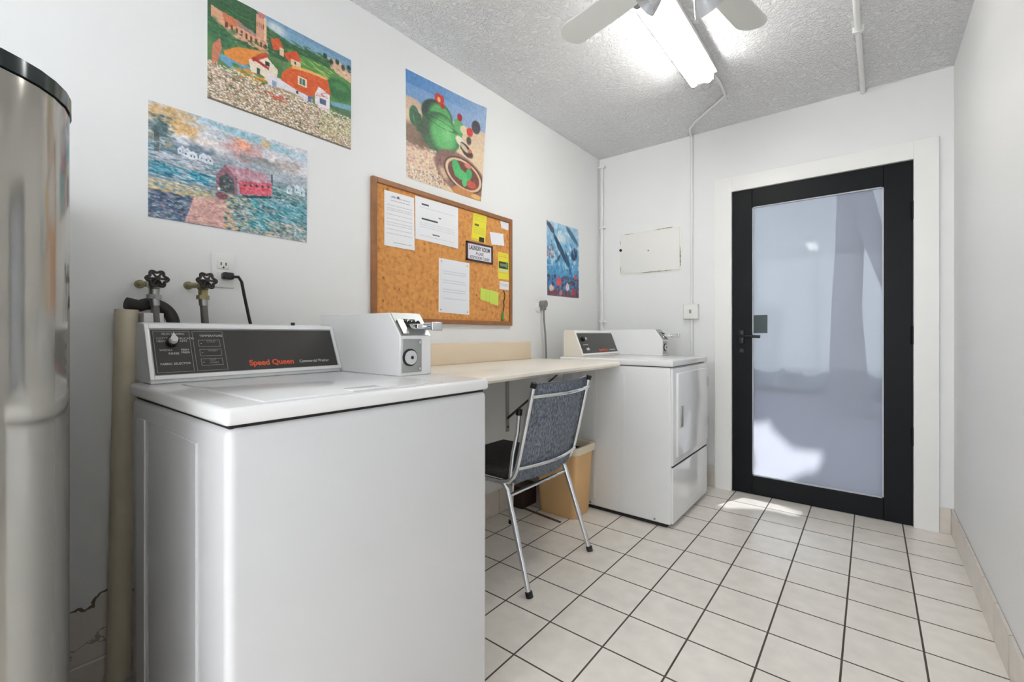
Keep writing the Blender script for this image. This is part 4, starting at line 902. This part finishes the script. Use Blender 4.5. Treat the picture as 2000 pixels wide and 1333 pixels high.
tagged(sheet('notice', c2, [(1.412, 1.738), (1.702, 1.741), (1.697, 1.522), (1.413, 1.530)], X, .0008, M_prt, curl=lambda u, v: .006*v*u), 'wide white notice with bold headings at the top of the corkboard', 'notice')
tagged(sheet('notice', c3, [(1.565, 1.456), (1.789, 1.455), (1.788, 1.171), (1.563, 1.178)], X, .0008, M_prt), 'ruled white sign-up sheet at the bottom middle of the corkboard', 'notice')
c4 = Canvas(50, 70, (236, 226, 60)); c4.rect(.0, .9, 1, 1, (240, 180, 60), .6); c4.rect(.15, .38, .45, .46, (60, 60, 40), .8); c4.rect(.55, .82, .9, 1, (40, 44, 40)); lines(c4, .12, .9, [.1, .17, .24, .52, .58, .64, .70], (176, 172, 50), .7, 8, .015)
tagged(sheet('flyer', c4, [(1.822, 1.744), (1.932, 1.744), (1.918, 1.585), (1.803, 1.587)], X, .0008, M_prt), 'yellow flyer pinned above the framed laundry sign', 'flyer')
c5 = Canvas(50, 70, (236, 222, 62)); c5.rect(.08, .34, .92, .6, (52, 62, 48)); c5.rect(.2, .42, .75, .52, (170, 180, 120), .7); c5.rect(.75, .36, .85, .56, (60, 180, 90)); lines(c5, .1, .9, [.08, .14, .68, .74], (206, 170, 60), .8, 9, .02); c5.rect(.1, .62, .9, .72, (200, 214, 200), .8)
tagged(sheet('flyer', c5, [(2.030, 1.554), (2.130, 1.554), (2.134, 1.394), (2.034, 1.394)], X, .0008, M_prt), 'yellow flyer with a dark band at the right of the corkboard', 'flyer')
pw = Canvas(12, 12, (238, 238, 242))
tagged(sheet('note', pw, [(1.956, 1.658), (2.080, 1.668), (2.090, 1.597), (1.974, 1.588)], X, .0008, M_prt), 'blank white note right of the framed laundry sign', 'note')
tagged(sheet('note', pw, [(2.052, 1.742), (2.130, 1.742), (2.128, 1.698), (2.064, 1.700)], X, .0008, M_prt), 'small white note in the top right corner of the corkboard', 'note')
c6 = Canvas(30, 20, (236, 236, 240)); lines(c6, .1, .9, [.3, .5], (110, 110, 120), .7, 2, .05)
tagged(sheet('note', c6, [(2.046, 1.382), (2.133, 1.382), (2.133, 1.334), (2.046, 1.334)], X, .0008, M_prt), 'small white printed label below the yellow flyer', 'note')
M_sticky = mat('green_sticky', (206, 226, 96), .6)
M_mark = mat('dark_olive_marks', (110, 116, 50), .7)
sn = [(1.877, 1.262, .0, .075, .066), (1.925, 1.255, .0015, .078, .068), (1.955, 1.244, .0028, .075, .078)]
for (y, z, dx, ww, hh), l in zip(sn, ('green sticky note, leftmost of the overlapping three', 'green sticky note, middle of the overlapping three', 'green sticky note, rightmost and foremost of the overlapping three')):
    tag(MB().prism([(y, z), (y+ww, z-.012), (y+ww+.002, z+hh-.01), (y+.002, z+hh)], lambda p, q, t: (t, p, q), X+dx, X+dx+.001).build('sticky_note', M_sticky, smooth=0), l, 'sticky note', 'green sticky notes on the corkboard')
ls = thing('sign', 'framed LAUNDRY ROOM sign on the corkboard', 'sign', (X, 1.866, 1.523))
QY0, QY1, QZ0, QZ1 = 1.760, 1.975, 1.470, 1.575
b = MB()
for q in ((QY0, QY1, QZ0, QZ0+.009), (QY0, QY1, QZ1-.009, QZ1), (QY0, QY0+.009, QZ0, QZ1), (QY1-.009, QY1, QZ0, QZ1)): b.box(X, X+.010, *q)
b.build('sign_frame', mat('dark_plum_frame', (62, 50, 56), .4), ls, smooth=0)
sfc = MB().box(X, X+.005, QY0+.008, QY1-.008, QZ0+.008, QZ1-.008).build('sign_face', mat('sign_white', (234, 232, 238), .4), ls, smooth=0)
M_ink = mat('sign_ink', (50, 48, 54), .5)
text('LAUNDRY ROOM', .034, M_ink, sfc, wallM(X+.0052, 1.868, 1.533), align='CENTER', sx=.64, bold=.0007)
text('PLEASE', .023, M_ink, sfc, wallM(X+.0052, 1.868, 1.508), align='CENTER', sx=.9)
text('KEEP ROOM CLEAN', .023, M_ink, sfc, wallM(X+.0052, 1.868, 1.485), align='CENTER', sx=.78)
pn = thing('pen', 'green pen hanging on a dark string at the lower right of the corkboard', 'pen', (X+.01, 2.075, 1.2))
MB().tube([(X+.004, 2.080, 1.328), (X+.006, 2.090, 1.300), (X+.006, 2.088, 1.285), (X+.006, 2.078, 1.255), (X+.006, 2.082, 1.235), (X+.006, 2.074, 1.195)], .0028, 8).build('string', mat('dark_green_string', (44, 58, 44), .7), pn)
MB().tube([(X+.007, 2.073, 1.200), (X+.007, 2.070, 1.190), (X+.007, 2.067, 1.150), (X+.007, 2.066, 1.142)], [.004, .007, .007, .002], 12).build('barrel', mat('green_plastic', (66, 142, 62), .35), pn)
M_pin = mat('dark_pin', (60, 44, 40), .4)
